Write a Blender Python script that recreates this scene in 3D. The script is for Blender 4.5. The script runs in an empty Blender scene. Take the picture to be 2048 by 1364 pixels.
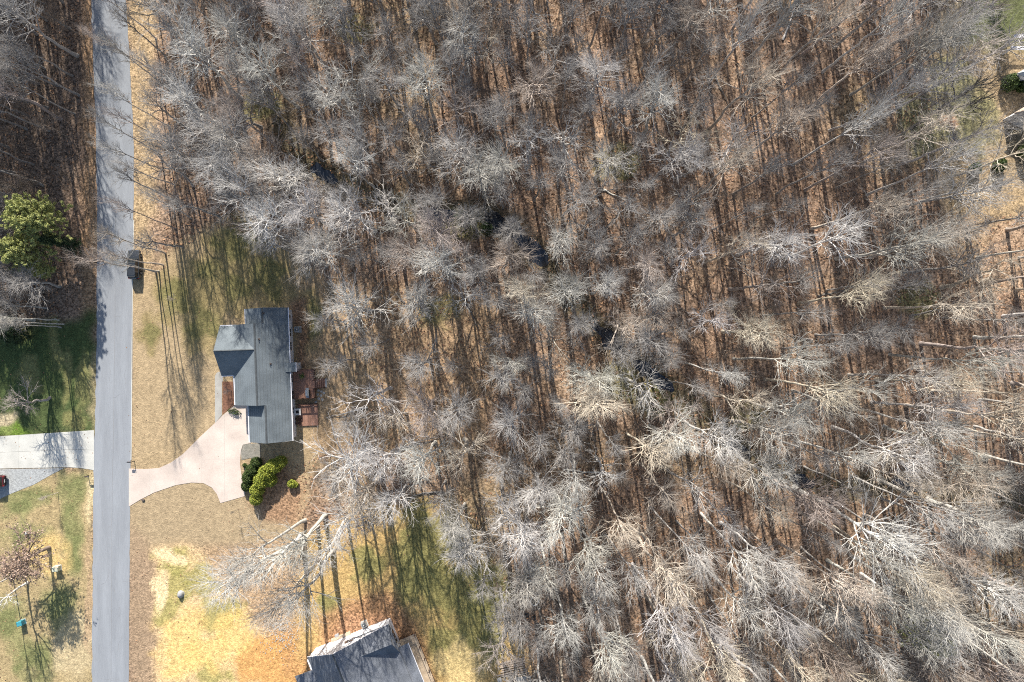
import bpy, bmesh, math, random
import numpy as np
from mathutils import Vector, Matrix

# ------------------------------------------------------------------ camera, sky, sun, exposure
S = bpy.context.scene
CAM_H = 114.0
FPX = 1365.333            # focal length in photo pixels (24 mm equivalent)
SUN_EL = math.radians(31.0)
SHX, SHY = 0.148, -0.989  # direction in which shadows fall

cam_d = bpy.data.cameras.new("camera"); cam_d.lens = 24.0; cam_d.sensor_width = 36.0
cam_d.clip_end = 3000.0; cam_d.clip_start = 1.0
cam = bpy.data.objects.new("camera", cam_d); S.collection.objects.link(cam)
cam.location = (0, 0, CAM_H); cam.rotation_euler = (0, 0, 0)
S.camera = cam

world = bpy.data.worlds.new("World"); S.world = world; world.use_nodes = True
wn = world.node_tree.nodes; wl = world.node_tree.links
sky = wn.new("ShaderNodeTexSky"); sky.sky_type = 'NISHITA'; sky.sun_disc = False
sky.sun_elevation = SUN_EL; sky.sun_rotation = math.atan2(-SHX, -SHY)
wn["Background"].inputs["Strength"].default_value = 0.10
wl.new(sky.outputs[0], wn["Background"].inputs["Color"])

sun_d = bpy.data.lights.new("sun", 'SUN'); sun_d.energy = 5.0; sun_d.angle = math.radians(0.53)
sun_d.color = (1.0, 0.95, 0.87)
sun = bpy.data.objects.new("sun", sun_d); S.collection.objects.link(sun)
sd = Vector((SHX*math.cos(SUN_EL), SHY*math.cos(SUN_EL), -math.sin(SUN_EL)))
sun.rotation_euler = sd.to_track_quat('-Z', 'Y').to_euler(); sun.location = (0, 60, 90)

S.view_settings.view_transform = 'Standard'; S.view_settings.look = 'None'
S.view_settings.gamma = 1.0; S.view_settings.exposure = 0.86
S.cycles.max_bounces = 3; S.cycles.diffuse_bounces = 2; S.cycles.glossy_bounces = 2
S.cycles.use_denoising = False
S.cycles.filter_width = 1.05

C = S.collection
rng = np.random.default_rng(11)
random.seed(5)

# ------------------------------------------------------------------ helpers
def W(u, v, z=0.0):
    """photo pixel -> world point at height z"""
    k = (CAM_H - z)/FPX
    return ((u-1024.0)*k, (682.0-v)*k, z)
def W2(u, v, z=0.0):
    return W(u, v, z)[:2]

def mesh_np(name, verts, quads=None, tris=None, smooth=False):
    me = bpy.data.meshes.new(name)
    verts = np.asarray(verts, dtype=np.float32).reshape(-1, 3)
    nq = 0 if quads is None else len(quads); nt = 0 if tris is None else len(tris)
    me.vertices.add(len(verts)); me.vertices.foreach_set("co", verts.ravel())
    idx = []; start = []; tot = []
    if nq:
        idx.append(np.asarray(quads, dtype=np.int32).ravel()); start.append(np.arange(nq, dtype=np.int32)*4); tot.append(np.full(nq, 4, np.int32))
    if nt:
        idx.append(np.asarray(tris, dtype=np.int32).ravel()); start.append(nq*4+np.arange(nt, dtype=np.int32)*3); tot.append(np.full(nt, 3, np.int32))
    idx = np.concatenate(idx); start = np.concatenate(start)
    me.loops.add(len(idx)); me.loops.foreach_set("vertex_index", idx)
    me.polygons.add(nq+nt); me.polygons.foreach_set("loop_start", start)
    if smooth: me.polygons.foreach_set("use_smooth", np.ones(nq+nt, dtype=bool))
    me.update(calc_edges=True)
    return me

class MB:
    """collects simple solids into one mesh"""
    def __init__(s): s.v = []; s.f = []
    def add(s, vs, fs):
        o = len(s.v); s.v += [tuple(p) for p in vs]; s.f += [tuple(i+o for i in f) for f in fs]; return s
    def box(s, x0, x1, y0, y1, z0, z1):
        return s.add([(x0,y0,z0),(x1,y0,z0),(x1,y1,z0),(x0,y1,z0),(x0,y0,z1),(x1,y0,z1),(x1,y1,z1),(x0,y1,z1)],
              [(3,2,1,0),(4,5,6,7),(0,1,5,4),(1,2,6,5),(2,3,7,6),(3,0,4,7)])
    def frustum(s, b, t, z0, z1):
        """b, t = (x0,x1,y0,y1) at z0 and z1"""
        return s.add([(b[0],b[2],z0),(b[1],b[2],z0),(b[1],b[3],z0),(b[0],b[3],z0),(t[0],t[2],z1),(t[1],t[2],z1),(t[1],t[3],z1),(t[0],t[3],z1)],
              [(3,2,1,0),(4,5,6,7),(0,1,5,4),(1,2,6,5),(2,3,7,6),(3,0,4,7)])
    def prism(s, poly, z0, z1):
        n = len(poly)
        return s.add([(x,y,z0) for x,y in poly]+[(x,y,z1) for x,y in poly],
              [tuple(range(n-1,-1,-1)), tuple(range(n,2*n))]+[(i,(i+1)%n,n+(i+1)%n,n+i) for i in range(n)])
    def extrude_y(s, prof, y0, y1):
        """prof in (x,z)"""
        n = len(prof)
        return s.add([(x,y0,z) for x,z in prof]+[(x,y1,z) for x,z in prof],
              [tuple(range(n)), tuple(range(2*n-1,n-1,-1))]+[(n+i,n+(i+1)%n,(i+1)%n,i) for i in range(n)])
    def extrude_x(s, prof, x0, x1):
        """prof in (y,z)"""
        n = len(prof)
        return s.add([(x0,y,z) for y,z in prof]+[(x1,y,z) for y,z in prof],
              [tuple(range(n-1,-1,-1)), tuple(range(n,2*n))]+[(i,(i+1)%n,n+(i+1)%n,n+i) for i in range(n)])
    def tube(s, pts, rad, sides=8, cap=True):
        pts = [Vector(p) for p in pts]; rad = rad if hasattr(rad, '__len__') else [rad]*len(pts)
        vs = []; fs = []; n = len(pts)
        for i, p in enumerate(pts):
            t = (pts[min(i+1,n-1)]-pts[max(i-1,0)]).normalized()
            u = t.cross(Vector((0.13,0.21,0.97)))
            if u.length < 1e-3: u = t.cross(Vector((1,0,0)))
            u.normalize(); w = t.cross(u)
            for k in range(sides):
                a = 2*math.pi*k/sides
                vs.append(p+(u*math.cos(a)+w*math.sin(a))*rad[i])
        for i in range(n-1):
            for k in range(sides):
                fs.append((i*sides+k, i*sides+(k+1)%sides, (i+1)*sides+(k+1)%sides, (i+1)*sides+k))
        if cap:
            fs.append(tuple(range(sides-1,-1,-1))); fs.append(tuple((n-1)*sides+k for k in range(sides)))
        return s.add(vs, fs)
    def torus(s, c, R, r, axis='z', n=20, m=8):
        vs = []; fs = []
        for i in range(n):
            a = 2*math.pi*i/n
            for j in range(m):
                b = 2*math.pi*j/m
                q = ((R+r*math.cos(b))*math.cos(a), (R+r*math.cos(b))*math.sin(a), r*math.sin(b))
                if axis == 'x': q = (q[2], q[0], q[1])
                if axis == 'y': q = (q[0], q[2], q[1])
                vs.append((c[0]+q[0], c[1]+q[1], c[2]+q[2]))
                fs.append((i*m+j, ((i+1)%n)*m+j, ((i+1)%n)*m+(j+1)%m, i*m+(j+1)%m))
        return s.add(vs, fs)
    def build(s, name, mat, parent=None, bevel=0.0, smooth=False):
        me = bpy.data.meshes.new(name); me.from_pydata(s.v, [], s.f); me.update()
        if bevel > 0 or True:
            bm = bmesh.new(); bm.from_mesh(me)
            bmesh.ops.recalc_face_normals(bm, faces=bm.faces)
            if bevel > 0:
                bmesh.ops.bevel(bm, geom=[e for e in bm.edges if e.is_manifold and e.calc_face_angle(0) > 0.5], offset=bevel, segments=2, affect='EDGES', profile=0.6)
            bm.to_mesh(me); bm.free()
        if smooth:
            for p in me.polygons: p.use_smooth = True
        return obj(name, me, mat, parent)

def obj(name, me, mat=None, parent=None):
    o = bpy.data.objects.new(name, me); C.objects.link(o)
    if mat is not None:
        me.materials.clear(); me.materials.append(mat)
    if parent is not None: o.parent = parent
    return o
def tag(o, label, cat, group=None):
    o['label'] = label; o['category'] = cat
    if group: o['group'] = group
    return o
def thing(name, label, cat, loc=(0,0,0), rotz=0.0, group=None):
    o = bpy.data.objects.new(name, None); C.objects.link(o); o.empty_display_size = 0.3
    o.location = loc; o.rotation_euler = (0,0,rotz)
    return tag(o, label, cat, group)
def struct(o, label=None):
    o['kind'] = 'structure'
    if label: o['label'] = label
    return o

# ------------------------------------------------------------------ materials
def new_mat(name):
    m = bpy.data.materials.new(name); m.use_nodes = True
    nt = m.node_tree; b = nt.nodes["Principled BSDF"]
    return m, nt, b
def mat(name, c1, c2=None, scale=1.0, rough=0.85, metal=0.0, bump=0.0, detail=6.0, stretch=None, spec=0.3, lo=0.35, hi=0.65, fine=None):
    m, nt, b = new_mat(name); N = nt.nodes; L = nt.links
    b.inputs["Roughness"].default_value = rough; b.inputs["Metallic"].default_value = metal
    b.inputs["Specular IOR Level"].default_value = spec
    c2 = c2 or tuple(x*0.75 for x in c1)
    tc = N.new("ShaderNodeTexCoord"); src = tc.outputs["Object"]
    if stretch:
        mp = N.new("ShaderNodeMapping"); mp.inputs["Scale"].default_value = stretch; L.new(src, mp.inputs[0]); src = mp.outputs[0]
    no = N.new("ShaderNodeTexNoise"); no.inputs["Scale"].default_value = scale; no.inputs["Detail"].default_value = detail
    L.new(src, no.inputs["Vector"])
    r = N.new("ShaderNodeValToRGB"); r.color_ramp.elements[0].position = lo; r.color_ramp.elements[1].position = hi
    r.color_ramp.elements[0].color = (*c2, 1); r.color_ramp.elements[1].color = (*c1, 1)
    L.new(no.outputs["Fac"], r.inputs[0]); out = r.outputs[0]
    if fine:
        n2 = N.new("ShaderNodeTexNoise"); n2.inputs["Scale"].default_value = fine[0]; n2.inputs["Detail"].default_value = 3
        L.new(src, n2.inputs["Vector"])
        mr = N.new("ShaderNodeMapRange"); mr.inputs[1].default_value = 0.3; mr.inputs[2].default_value = 0.7
        mr.inputs[3].default_value = 1-fine[1]; mr.inputs[4].default_value = 1+fine[1]; L.new(n2.outputs["Fac"], mr.inputs[0])
        mx = N.new("ShaderNodeVectorMath"); mx.operation = 'SCALE'; L.new(out, mx.inputs[0]); L.new(mr.outputs[0], mx.inputs["Scale"]); out = mx.outputs[0]
    L.new(out, b.inputs["Base Color"])
    if bump:
        bp = N.new("ShaderNodeBump"); bp.inputs["Strength"].default_value = bump; bp.inputs["Distance"].default_value = 0.05
        L.new(no.outputs["Fac"], bp.inputs["Height"]); L.new(bp.outputs[0], b.inputs["Normal"])
    return m
def bark_mat(name):
    m, nt, b = new_mat(name); N = nt.nodes; L = nt.links
    b.inputs["Roughness"].default_value = 0.9; b.inputs["Specular IOR Level"].default_value = 0.15
    oi = N.new("ShaderNodeObjectInfo"); tc = N.new("ShaderNodeTexCoord")
    no = N.new("ShaderNodeTexNoise"); no.inputs["Scale"].default_value = 1.3; no.inputs["Detail"].default_value = 5
    L.new(tc.outputs["Object"], no.inputs["Vector"])
    mr = N.new("ShaderNodeMapRange"); mr.inputs[1].default_value = 0.3; mr.inputs[2].default_value = 0.7; mr.inputs[3].default_value = 0.72; mr.inputs[4].default_value = 1.22
    L.new(no.outputs["Fac"], mr.inputs[0])
    mx = N.new("ShaderNodeVectorMath"); mx.operation = 'SCALE'
    L.new(oi.outputs["Color"], mx.inputs[0]); L.new(mr.outputs[0], mx.inputs["Scale"]); L.new(mx.outputs[0], b.inputs["Base Color"])
    return m
def leaf_mat(name, c1, c2, trans=0.15):
    m, nt, b = new_mat(name); N = nt.nodes; L = nt.links
    b.inputs["Roughness"].default_value = 0.6; b.inputs["Specular IOR Level"].default_value = 0.25
    g = N.new("ShaderNodeNewGeometry"); r = N.new("ShaderNodeValToRGB")
    r.color_ramp.elements[0].color = (*c2, 1); r.color_ramp.elements[1].color = (*c1, 1)
    L.new(g.outputs["Random Per Island"], r.inputs[0]); L.new(r.outputs[0], b.inputs["Base Color"])
    return m

M = {}
M['bark'] = bark_mat("bark")
M['asphalt'] = mat("asphalt", (0.285,0.30,0.318), (0.24,0.252,0.268), 0.7, 0.9, bump=0.0, fine=(9.0,0.06), stretch=(1.0,0.10,1.0))
M['asphalt_seal'] = mat("asphalt_seal", (0.24,0.242,0.247), (0.28,0.282,0.286), 0.6, 0.9)
M['concrete'] = mat("concrete", (0.63,0.53,0.455), (0.50,0.42,0.36), 0.3, 0.85, fine=(5.0,0.06))
M['concrete_old'] = mat("concrete_old", (0.57,0.555,0.50), (0.48,0.47,0.425), 0.5, 0.85, fine=(6.0,0.05))
M['joint'] = mat("joint_dirt", (0.26,0.24,0.2), (0.2,0.18,0.15), 2.0)
M['walk'] = mat("walk_concrete", (0.40,0.385,0.345), (0.33,0.31,0.28), 0.8, 0.9)
M['gravel'] = mat("gravel", (0.40,0.41,0.40), (0.28,0.285,0.28), 3.0, 0.95, fine=(12.0,0.25))
M['mulch'] = mat("mulch", (0.24,0.12,0.075), (0.14,0.07,0.045), 2.5, 0.95, fine=(9.0,0.3))
M['pine_straw_grey'] = mat("weathered_mulch", (0.27,0.25,0.21), (0.19,0.18,0.15), 2.0, 0.95, fine=(9.0,0.25))
M['shingle'] = mat("grey_shingle", (0.165,0.19,0.205), (0.125,0.145,0.158), 0.5, 0.9, fine=(7.0,0.16), stretch=(1,1,1))
M['shingle_dark'] = mat("dark_shingle", (0.18,0.192,0.215), (0.13,0.14,0.158), 0.6, 0.9, fine=(8.0,0.28))
M['course'] = mat("shingle_butt", (0.13,0.146,0.15), (0.105,0.118,0.122), 0.5, 0.9)
M['ridge'] = mat("ridge_cap", (0.10,0.11,0.115), (0.075,0.083,0.088), 2.0, 0.9)
M['siding'] = mat("white_siding", (0.78,0.78,0.80), (0.72,0.72,0.745), 0.7, 0.6, stretch=(1,1,6))
M['trim'] = mat("white_trim", (0.82,0.80,0.82), (0.76,0.75,0.77), 1.0, 0.5)
M['glass'] = mat("window_glass", (0.05,0.06,0.07), (0.03,0.035,0.04), 1.0, 0.08, spec=0.6)
M['deckwood'] = mat("stained_deck_wood", (0.37,0.205,0.145), (0.28,0.15,0.105), 1.2, 0.8, fine=(8.0,0.2))
M['darkwood'] = mat("dark_wood_rail", (0.11,0.06,0.045), (0.07,0.04,0.03), 1.5, 0.8)
M['tanwood'] = mat("tan_deck_wood", (0.55,0.44,0.32), (0.44,0.34,0.24), 1.2, 0.8, fine=(6.0,0.15))
M['lumber'] = mat("weathered_lumber", (0.50,0.40,0.31), (0.34,0.26,0.2), 0.9, 0.85, fine=(7.0,0.2))
M['metal'] = mat("grey_metal", (0.45,0.47,0.47), (0.36,0.38,0.38), 2.0, 0.45, metal=0.4)
M['black'] = mat("black_plastic", (0.03,0.03,0.033), (0.02,0.02,0.022), 2.0, 0.5)
M['rubber'] = mat("rubber", (0.03,0.03,0.032), (0.045,0.043,0.04), 3.0, 0.8)
M['whiteplastic'] = mat("white_plastic", (0.75,0.75,0.74), (0.62,0.62,0.6), 3.0, 0.5)
M['beigebox'] = mat("pale_green_paint", (0.52,0.54,0.42), (0.44,0.46,0.36), 2.0, 0.5)
M['tealbox'] = mat("teal_plastic", (0.06,0.30,0.36), (0.045,0.23,0.28), 2.0, 0.45)
M['stone'] = mat("grey_stone", (0.42,0.42,0.42), (0.27,0.27,0.28), 2.0, 0.85, bump=0.4)
M['paver'] = mat("pale_paver", (0.50,0.48,0.44), (0.38,0.36,0.33), 2.0, 0.85)
M['water'] = mat("creek_water", (0.018,0.022,0.03), (0.010,0.012,0.018), 0.6, 0.06, spec=0.6, bump=0.06)
M['suvpaint'] = mat("dark_car_paint", (0.07,0.076,0.082), (0.06,0.066,0.072), 1.0, 0.22, metal=0.5, spec=0.6)
M['redpaint'] = mat("red_car_paint", (0.10,0.018,0.02), (0.085,0.015,0.018), 1.0, 0.25, spec=0.6)
M['carglass'] = mat("car_glass", (0.02,0.025,0.03), (0.015,0.018,0.022), 1.0, 0.05, spec=0.8)
M['chrome'] = mat("chrome", (0.7,0.72,0.75), (0.6,0.62,0.65), 2.0, 0.2, metal=0.9)
M['redlens'] = mat("red_lens", (0.35,0.02,0.02), (0.3,0.02,0.02), 2.0, 0.2)
M['iron'] = mat("rusty_iron", (0.12,0.10,0.09), (0.08,0.06,0.05), 4.0, 0.7)
M['leaf_green'] = leaf_mat("bright_shrub_leaf", (0.38,0.40,0.06), (0.15,0.19,0.035))
M['leaf_dark'] = leaf_mat("dark_shrub_leaf", (0.085,0.12,0.03), (0.035,0.06,0.018))
M['leaf_pine'] = leaf_mat("pine_needle", (0.54,0.54,0.19), (0.26,0.29,0.105))
M['leaf_pine_dark'] = leaf_mat("dark_needle", (0.06,0.09,0.035), (0.025,0.045,0.02))
M['leaf_brown'] = leaf_mat("withered_leaf", (0.48,0.35,0.265), (0.27,0.185,0.14))
M['leaf_litter'] = leaf_mat("litter_leaf", (0.42,0.24,0.13), (0.16,0.09,0.06))

# ------------------------------------------------------------------ ground sheet
def vnoise(x, y, scale, seed):
    """smooth value noise, arrays x, y in metres"""
    r = np.random.default_rng(seed); T = 256; g = r.random((T, T))
    fx = x/scale+1000.3; fy = y/scale+1000.7
    ix = np.floor(fx).astype(int); iy = np.floor(fy).astype(int)
    tx = fx-ix; ty = fy-iy; tx = tx*tx*(3-2*tx); ty = ty*ty*(3-2*ty)
    a = g[ix%T, iy%T]; b = g[(ix+1)%T, iy%T]; c = g[ix%T, (iy+1)%T]; d = g[(ix+1)%T, (iy+1)%T]
    return (a*(1-tx)+b*tx)*(1-ty)+(c*(1-tx)+d*tx)*ty
def fbm(x, y, scale, seed, o=4):
    s = 0; a = 1.0; t = 0
    for i in range(o):
        s = s+a*vnoise(x, y, scale/(2**i), seed+i); t += a; a *= 0.55
    return s/t
def in_poly(px, py, poly):
    ins = np.zeros(px.shape, bool); n = len(poly); j = n-1
    for i in range(n):
        xi, yi = poly[i]; xj, yj = poly[j]
        if yi != yj:
            c = ((yi > py) != (yj > py)) & (px < (xj-xi)*(py-yi)/(yj-yi)+xi)
            ins ^= c
        j = i
    return ins
def seg_dist(px, py, pts):
    d = np.full(px.shape, 1e9)
    for (ax, ay), (bx, by) in zip(pts[:-1], pts[1:]):
        dx, dy = bx-ax, by-ay
        t = np.clip(((px-ax)*dx+(py-ay)*dy)/(dx*dx+dy*dy), 0, 1)
        d = np.minimum(d, np.hypot(px-ax-t*dx, py-ay-t*dy))
    return d

CREEK = [W2(*p) for p in [(560,250),(640,352),(760,395),(865,432),(960,428),(1015,450),(1058,492),(1110,545),(1165,625),(1215,678),(1262,715),(1312,755),(1370,800),(1420,850),(1470,900),(1580,960),(1700,985),(1800,960),(1900,985),(2100,1010),(2300,1040)]]
# smooth the creek line
def chaikin(pts, n=2):
    for _ in range(n):
        q = [pts[0]]
        for a, b in zip(pts[:-1], pts[1:]):
            q += [(0.75*a[0]+0.25*b[0], 0.75*a[1]+0.25*b[1]), (0.25*a[0]+0.75*b[0], 0.25*a[1]+0.75*b[1])]
        pts = q+[pts[-1]]
    return pts
CREEK = chaikin(CREEK)

CLEAR = [(158,-700),(158,250),(138,400),(118,640),(-300,655),(-300,1800),(1040,1800),(1040,1330),(1000,1180),(905,1010),(770,1010),(700,1090),(600,1085),(588,930),(700,890),(712,740),(668,580),(570,500),(450,452),(345,505),(322,552),(335,330),(318,120),(300,-700)]
LAWN_R = [(1905,-500),(2500,-500),(2500,430),(1880,430),(1862,250),(1860,120)]
def flat_mask(x, y):
    u = x*FPX/CAM_H+1024; v = 682-y*FPX/CAM_H
    return in_poly(u, v, CLEAR) | in_poly(u, v, LAWN_R)

def blur(a, n):
    for _ in range(n):
        a = (a+np.roll(a,1,0)+np.roll(a,-1,0)+np.roll(a,1,1)+np.roll(a,-1,1))/5
    return a

def axis_coords(lo, hi, step, far):
    inner = np.arange(lo, hi+step/2, step)
    ext = []; d = step
    p = hi
    while p < far: d *= 1.35; p += d; ext.append(p)
    ext = np.array(ext)
    return np.concatenate([(lo-(ext-hi))[::-1], inner, ext])
gx = axis_coords(-92, 92, 0.4, 900); gy = axis_coords(-66, 66, 0.4, 900)
GX, GY = np.meshgrid(gx, gy, indexing='ij')
fl = blur(flat_mask(GX, GY).astype(float), 12)
GZ = (fbm(GX, GY, 14, 3)-0.5)*1.1*(1-fl)+(fbm(GX, GY, 2.5, 9)-0.5)*0.18*(1-fl)
cd = seg_dist(GX, GY, CREEK)
cd_w = cd+(fbm(GX, GY, 2.6, 31)-0.5)*3.2
GZ = GZ*np.clip(cd/5, 0, 1)-(0.45+0.95*np.clip(sum(np.exp(-(((GX-W2(u_,v_)[0])**2+(GY-W2(u_,v_)[1])**2)/r_**2)) for u_, v_, r_ in [(645,358,3.0),(1020,455,5.0),(1062,495,4.0),(1212,680,3.5),(1312,755,4.0),(880,435,2.5),(1600,955,3.0),(1480,905,2.5),(1820,965,2.5)]), 0, 1))*np.exp(-(cd_w/1.6)**2)
GZ = GZ-0.0
from math import floor
def ground_z(x, y):
    i = np.clip(np.searchsorted(gx, x)-1, 0, len(gx)-2); j = np.clip(np.searchsorted(gy, y)-1, 0, len(gy)-2)
    tx = (x-gx[i])/(gx[i+1]-gx[i]); ty = (y-gy[j])/(gy[j+1]-gy[j])
    return float((GZ[i,j]*(1-tx)+GZ[i+1,j]*tx)*(1-ty)+(GZ[i,j+1]*(1-tx)+GZ[i+1,j+1]*tx)*ty)

# ground cover colours (what grows or lies there, plus painted shade in the left woods)
wx = GX+(fbm(GX, GY, 3.0, 41)-0.5)*3.0; wy = GY+(fbm(GX, GY, 3.0, 51)-0.5)*3.0
U = wx*FPX/CAM_H+1024; V = 682-wy*FPX/CAM_H
col = np.zeros(GX.shape+(3,)); rough_lit = np.ones(GX.shape)
n1 = fbm(GX, GY, 9, 61); n2 = fbm(GX, GY, 2.2, 71); n3 = fbm(GX, GY, 24, 81, 3)
def lerp(c, t): 
    global col
    col = col*(1-t[...,None])+np.array(c)*t[...,None]
col[:] = (0.235,0.158,0.108)
lerp((0.35,0.24,0.155), np.clip((n1-0.48)*5, 0, 1)*0.8)
lerp((0.14,0.105,0.08), np.clip((n2-0.55)*5, 0, 1)*0.6)
lerp((0.20,0.16,0.075), np.clip((n3-0.58)*6, 0, 1)*0.45)
def region(poly, c, amt=1.0, soft=2, lit=None):
    global rough_lit
    m = blur(in_poly(U, V, poly).astype(float), soft)*amt
    lerp(c, m)
    if lit is not None: rough_lit = rough_lit*(1-m)+lit*m
def blob(u, v, ru, rv, c, amt=1.0, th=0.5, sc=2.0, seed=7):
    q = np.clip(1.35-np.hypot((U-u)/ru, (V-v)/rv), 0, 1)
    n = fbm(GX, GY, sc, seed)
    t = np.clip((q*0.9+n-0.5-th*0.55)*3.0, 0, 1)*np.clip(q*3, 0, 1)*amt
    lerp(c, t)
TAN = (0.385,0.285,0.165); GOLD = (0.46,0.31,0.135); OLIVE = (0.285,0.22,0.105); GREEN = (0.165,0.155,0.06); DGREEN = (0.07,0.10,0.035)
STRAW = (0.60,0.425,0.225); SOIL = (0.55,0.29,0.10); DUST = (0.34,0.245,0.155)
region([(-400,-700),(160,-700),(160,250),(140,420),(125,640),(-400,650)], (0.15,0.112,0.085), 0.8, 6)  # darker floor colour painted in for the deeper shade of the left woods
# golden verges of the road
region([(255,-700),(306,-700),(308,80),(312,200),(312,330),(305,480),(306,560),(255,560)], (0.39,0.285,0.165), 0.9, 4, 0.7)
region([(160,-700),(192,-700),(192,640),(168,640),(166,300)], (0.33,0.21,0.12), 0.9, 3, 0.8)
# front and back lawn of the house
region([(255,555),(312,545),(330,500),(440,440),(560,470),(650,560),(735,600),(760,760),(700,880),(620,930),(600,1075),(300,1095),(255,1110)], TAN, 0.95, 6, 0.15)
region([(600,560),(800,570),(1000,600),(1000,760),(960,900),(700,960),(620,900)], (0.37,0.25,0.145), 0.75, 10, 0.6)
region([(258,940),(600,930),(600,1080),(258,1110)], (0.36,0.275,0.17), 0.75, 8, 0.1)
region([(258,600),(420,600),(440,860),(258,930)], (0.40,0.30,0.18), 0.6, 8, 0.1)
for (u,v,a,b,s) in [(480,500,85,70,1),(420,560,60,60,2),(400,640,55,70,3),(300,660,22,50,4),(540,560,55,60,5),(350,590,45,50,6),(620,640,30,60,27),(470,580,50,60,33)]:
    blob(u, v, a, b, OLIVE, 0.85, 0.35, 2.5, 100+s); blob(u, v, a*0.8, b*0.8, GREEN, 0.75, 0.75, 1.6, 120+s)
# seeded straw patch and bare soil
region([(308,1096),(372,1090),(440,1140),(500,1230),(560,1290),(600,1330),(606,1600),(303,1600)], STRAW, 0.95, 6, 0.35)
region([(400,1100),(560,1080),(640,1110),(640,1330),(600,1345),(540,1290),(470,1200)], (0.42,0.285,0.165), 0.85, 8, 0.5)
region([(258,1040),(306,1080),(302,1600),(255,1600)], (0.33,0.235,0.15), 0.85, 5, 0.3)
blob(545,1330,75,60, SOIL, 0.9, 0.2, 4, 3); blob(620,1300,60,60,(0.48,0.26,0.11),0.8,0.3,4,5)
for (u,v,a,b,s) in [(345,1125,35,28,1),(400,1165,38,42,2),(350,1175,30,35,3),(330,1220,25,30,4),(420,1350,40,20,5),(440,1230,50,40,6)]:
    blob(u, v, a, b, (0.30,0.27,0.09), 0.8, 0.45, 2, 140+s)
for (u,v,a,b,s) in [(330,1110,20,14,1),(345,1120,26,10,2),(320,1180,14,50,3)]:
    blob(u, v, a, b, (0.68,0.52,0.30), 0.9, 0.4, 2, 150+s)
for (u,v,a,b,s) in [(360,1290,60,70,1),(470,1260,50,60,2),(420,1310,60,40,3)]:
    blob(u, v, a, b, (0.66,0.45,0.16), 0.7, 0.55, 3, 155+s)
# lawn behind the lower house
region([(600,1080),(720,1010),(900,1000),(1000,1160),(1060,1330),(1060,1600),(840,1600),(800,1240),(700,1220),(600,1330)], (0.46,0.31,0.125), 0.92, 6, 0.45)
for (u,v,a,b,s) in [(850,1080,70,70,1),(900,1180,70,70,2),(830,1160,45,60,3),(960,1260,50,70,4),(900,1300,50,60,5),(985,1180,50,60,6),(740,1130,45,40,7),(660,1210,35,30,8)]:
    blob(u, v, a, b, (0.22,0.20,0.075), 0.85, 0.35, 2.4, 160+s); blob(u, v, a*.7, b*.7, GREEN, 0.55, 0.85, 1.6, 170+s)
blob(920,1340,50,60,(0.58,0.43,0.2),0.8,0.4,3,8)
region([(640,1240),(700,1190),(790,1190),(850,1270),(880,1400),(800,1300),(640,1310)], (0.33,0.175,0.095), 0.8, 5, 1.0)
# mulch round the evergreens
region([(500,935),(560,920),(600,960),(600,1050),(540,1045),(500,1010)], (0.27,0.16,0.095), 0.85, 4, 0.9)
region([(585,600),(612,600),(614,735),(590,735)], (0.23,0.13,0.085), 0.8, 2, 0.8)
# left lot
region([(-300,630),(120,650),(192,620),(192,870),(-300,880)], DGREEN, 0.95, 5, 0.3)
region([(-300,930),(110,938),(192,930),(192,1700),(-300,1700)], (0.37,0.285,0.15), 0.95, 3, 0.3)
for (u,v,a,b,s) in [(150,985,35,60,1),(145,1060,22,80,2),(60,995,60,22,3),(150,1100,20,60,4),(40,1010,50,30,7),(20,1240,40,60,8),(70,1320,60,50,9),(120,1210,40,60,10),(60,1080,50,40,11)]:
    blob(u, v, a, b, (0.24,0.225,0.10), 0.8, 0.45, 2.2, 180+s); blob(u, v, a*.8, b*.8, (0.15,0.165,0.065), 0.7, 0.75, 1.5, 190+s)
blob(95,1110,45,40,(0.56,0.40,0.17),0.8,0.4,3,12); blob(150,1290,40,70,(0.50,0.40,0.24),0.7,0.4,3,13)
blob(180,1200,10,120,(0.40,0.28,0.17),0.8,0.3,3,14); blob(183,1000,8,60,(0.56,0.45,0.26),0.8,0.4,1.5,15)
for (u,v,a,b,s_) in [(110,690,14,60,1),(130,760,14,70,2),(165,770,18,60,3),(60,745,30,40,4),(30,660,40,20,5),(150,840,25,20,6)]: blob(u, v, a, b, (0.24,0.22,0.09), 0.7, 0.55, 1.8, 240+s_)
blob(10,845,30,22,(0.55,0.44,0.28),0.8,0.4,2,16); blob(20,860,40,14,(0.13,0.2,0.03),0.8,0.3,2,17)
region([(178,700),(191,700),(191,866),(182,866)], (0.42,0.33,0.19), 0.6, 2)
# right-hand lawn
region(LAWN_R, (0.30,0.225,0.135), 0.85, 14, 0.7)
region([(1915,-500),(2500,-500),(2500,105),(1925,95)], DGREEN, 0.8, 12, 0.4)
for (u,v,a,b,s) in [(1905,230,45,80,1),(1930,200,40,60,2),(1900,150,40,60,3),(1960,250,40,60,4),(1840,240,40,70,5)]:
    blob(u, v, a, b, (0.22,0.20,0.10), 0.8, 0.4, 2.5, 200+s)
blob(1980,390,80,60,(0.38,0.27,0.15),0.7,0.4,3,18); blob(1895,240,18,14,(0.45,0.25,0.16),0.8,0.3,2,19)
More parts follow.
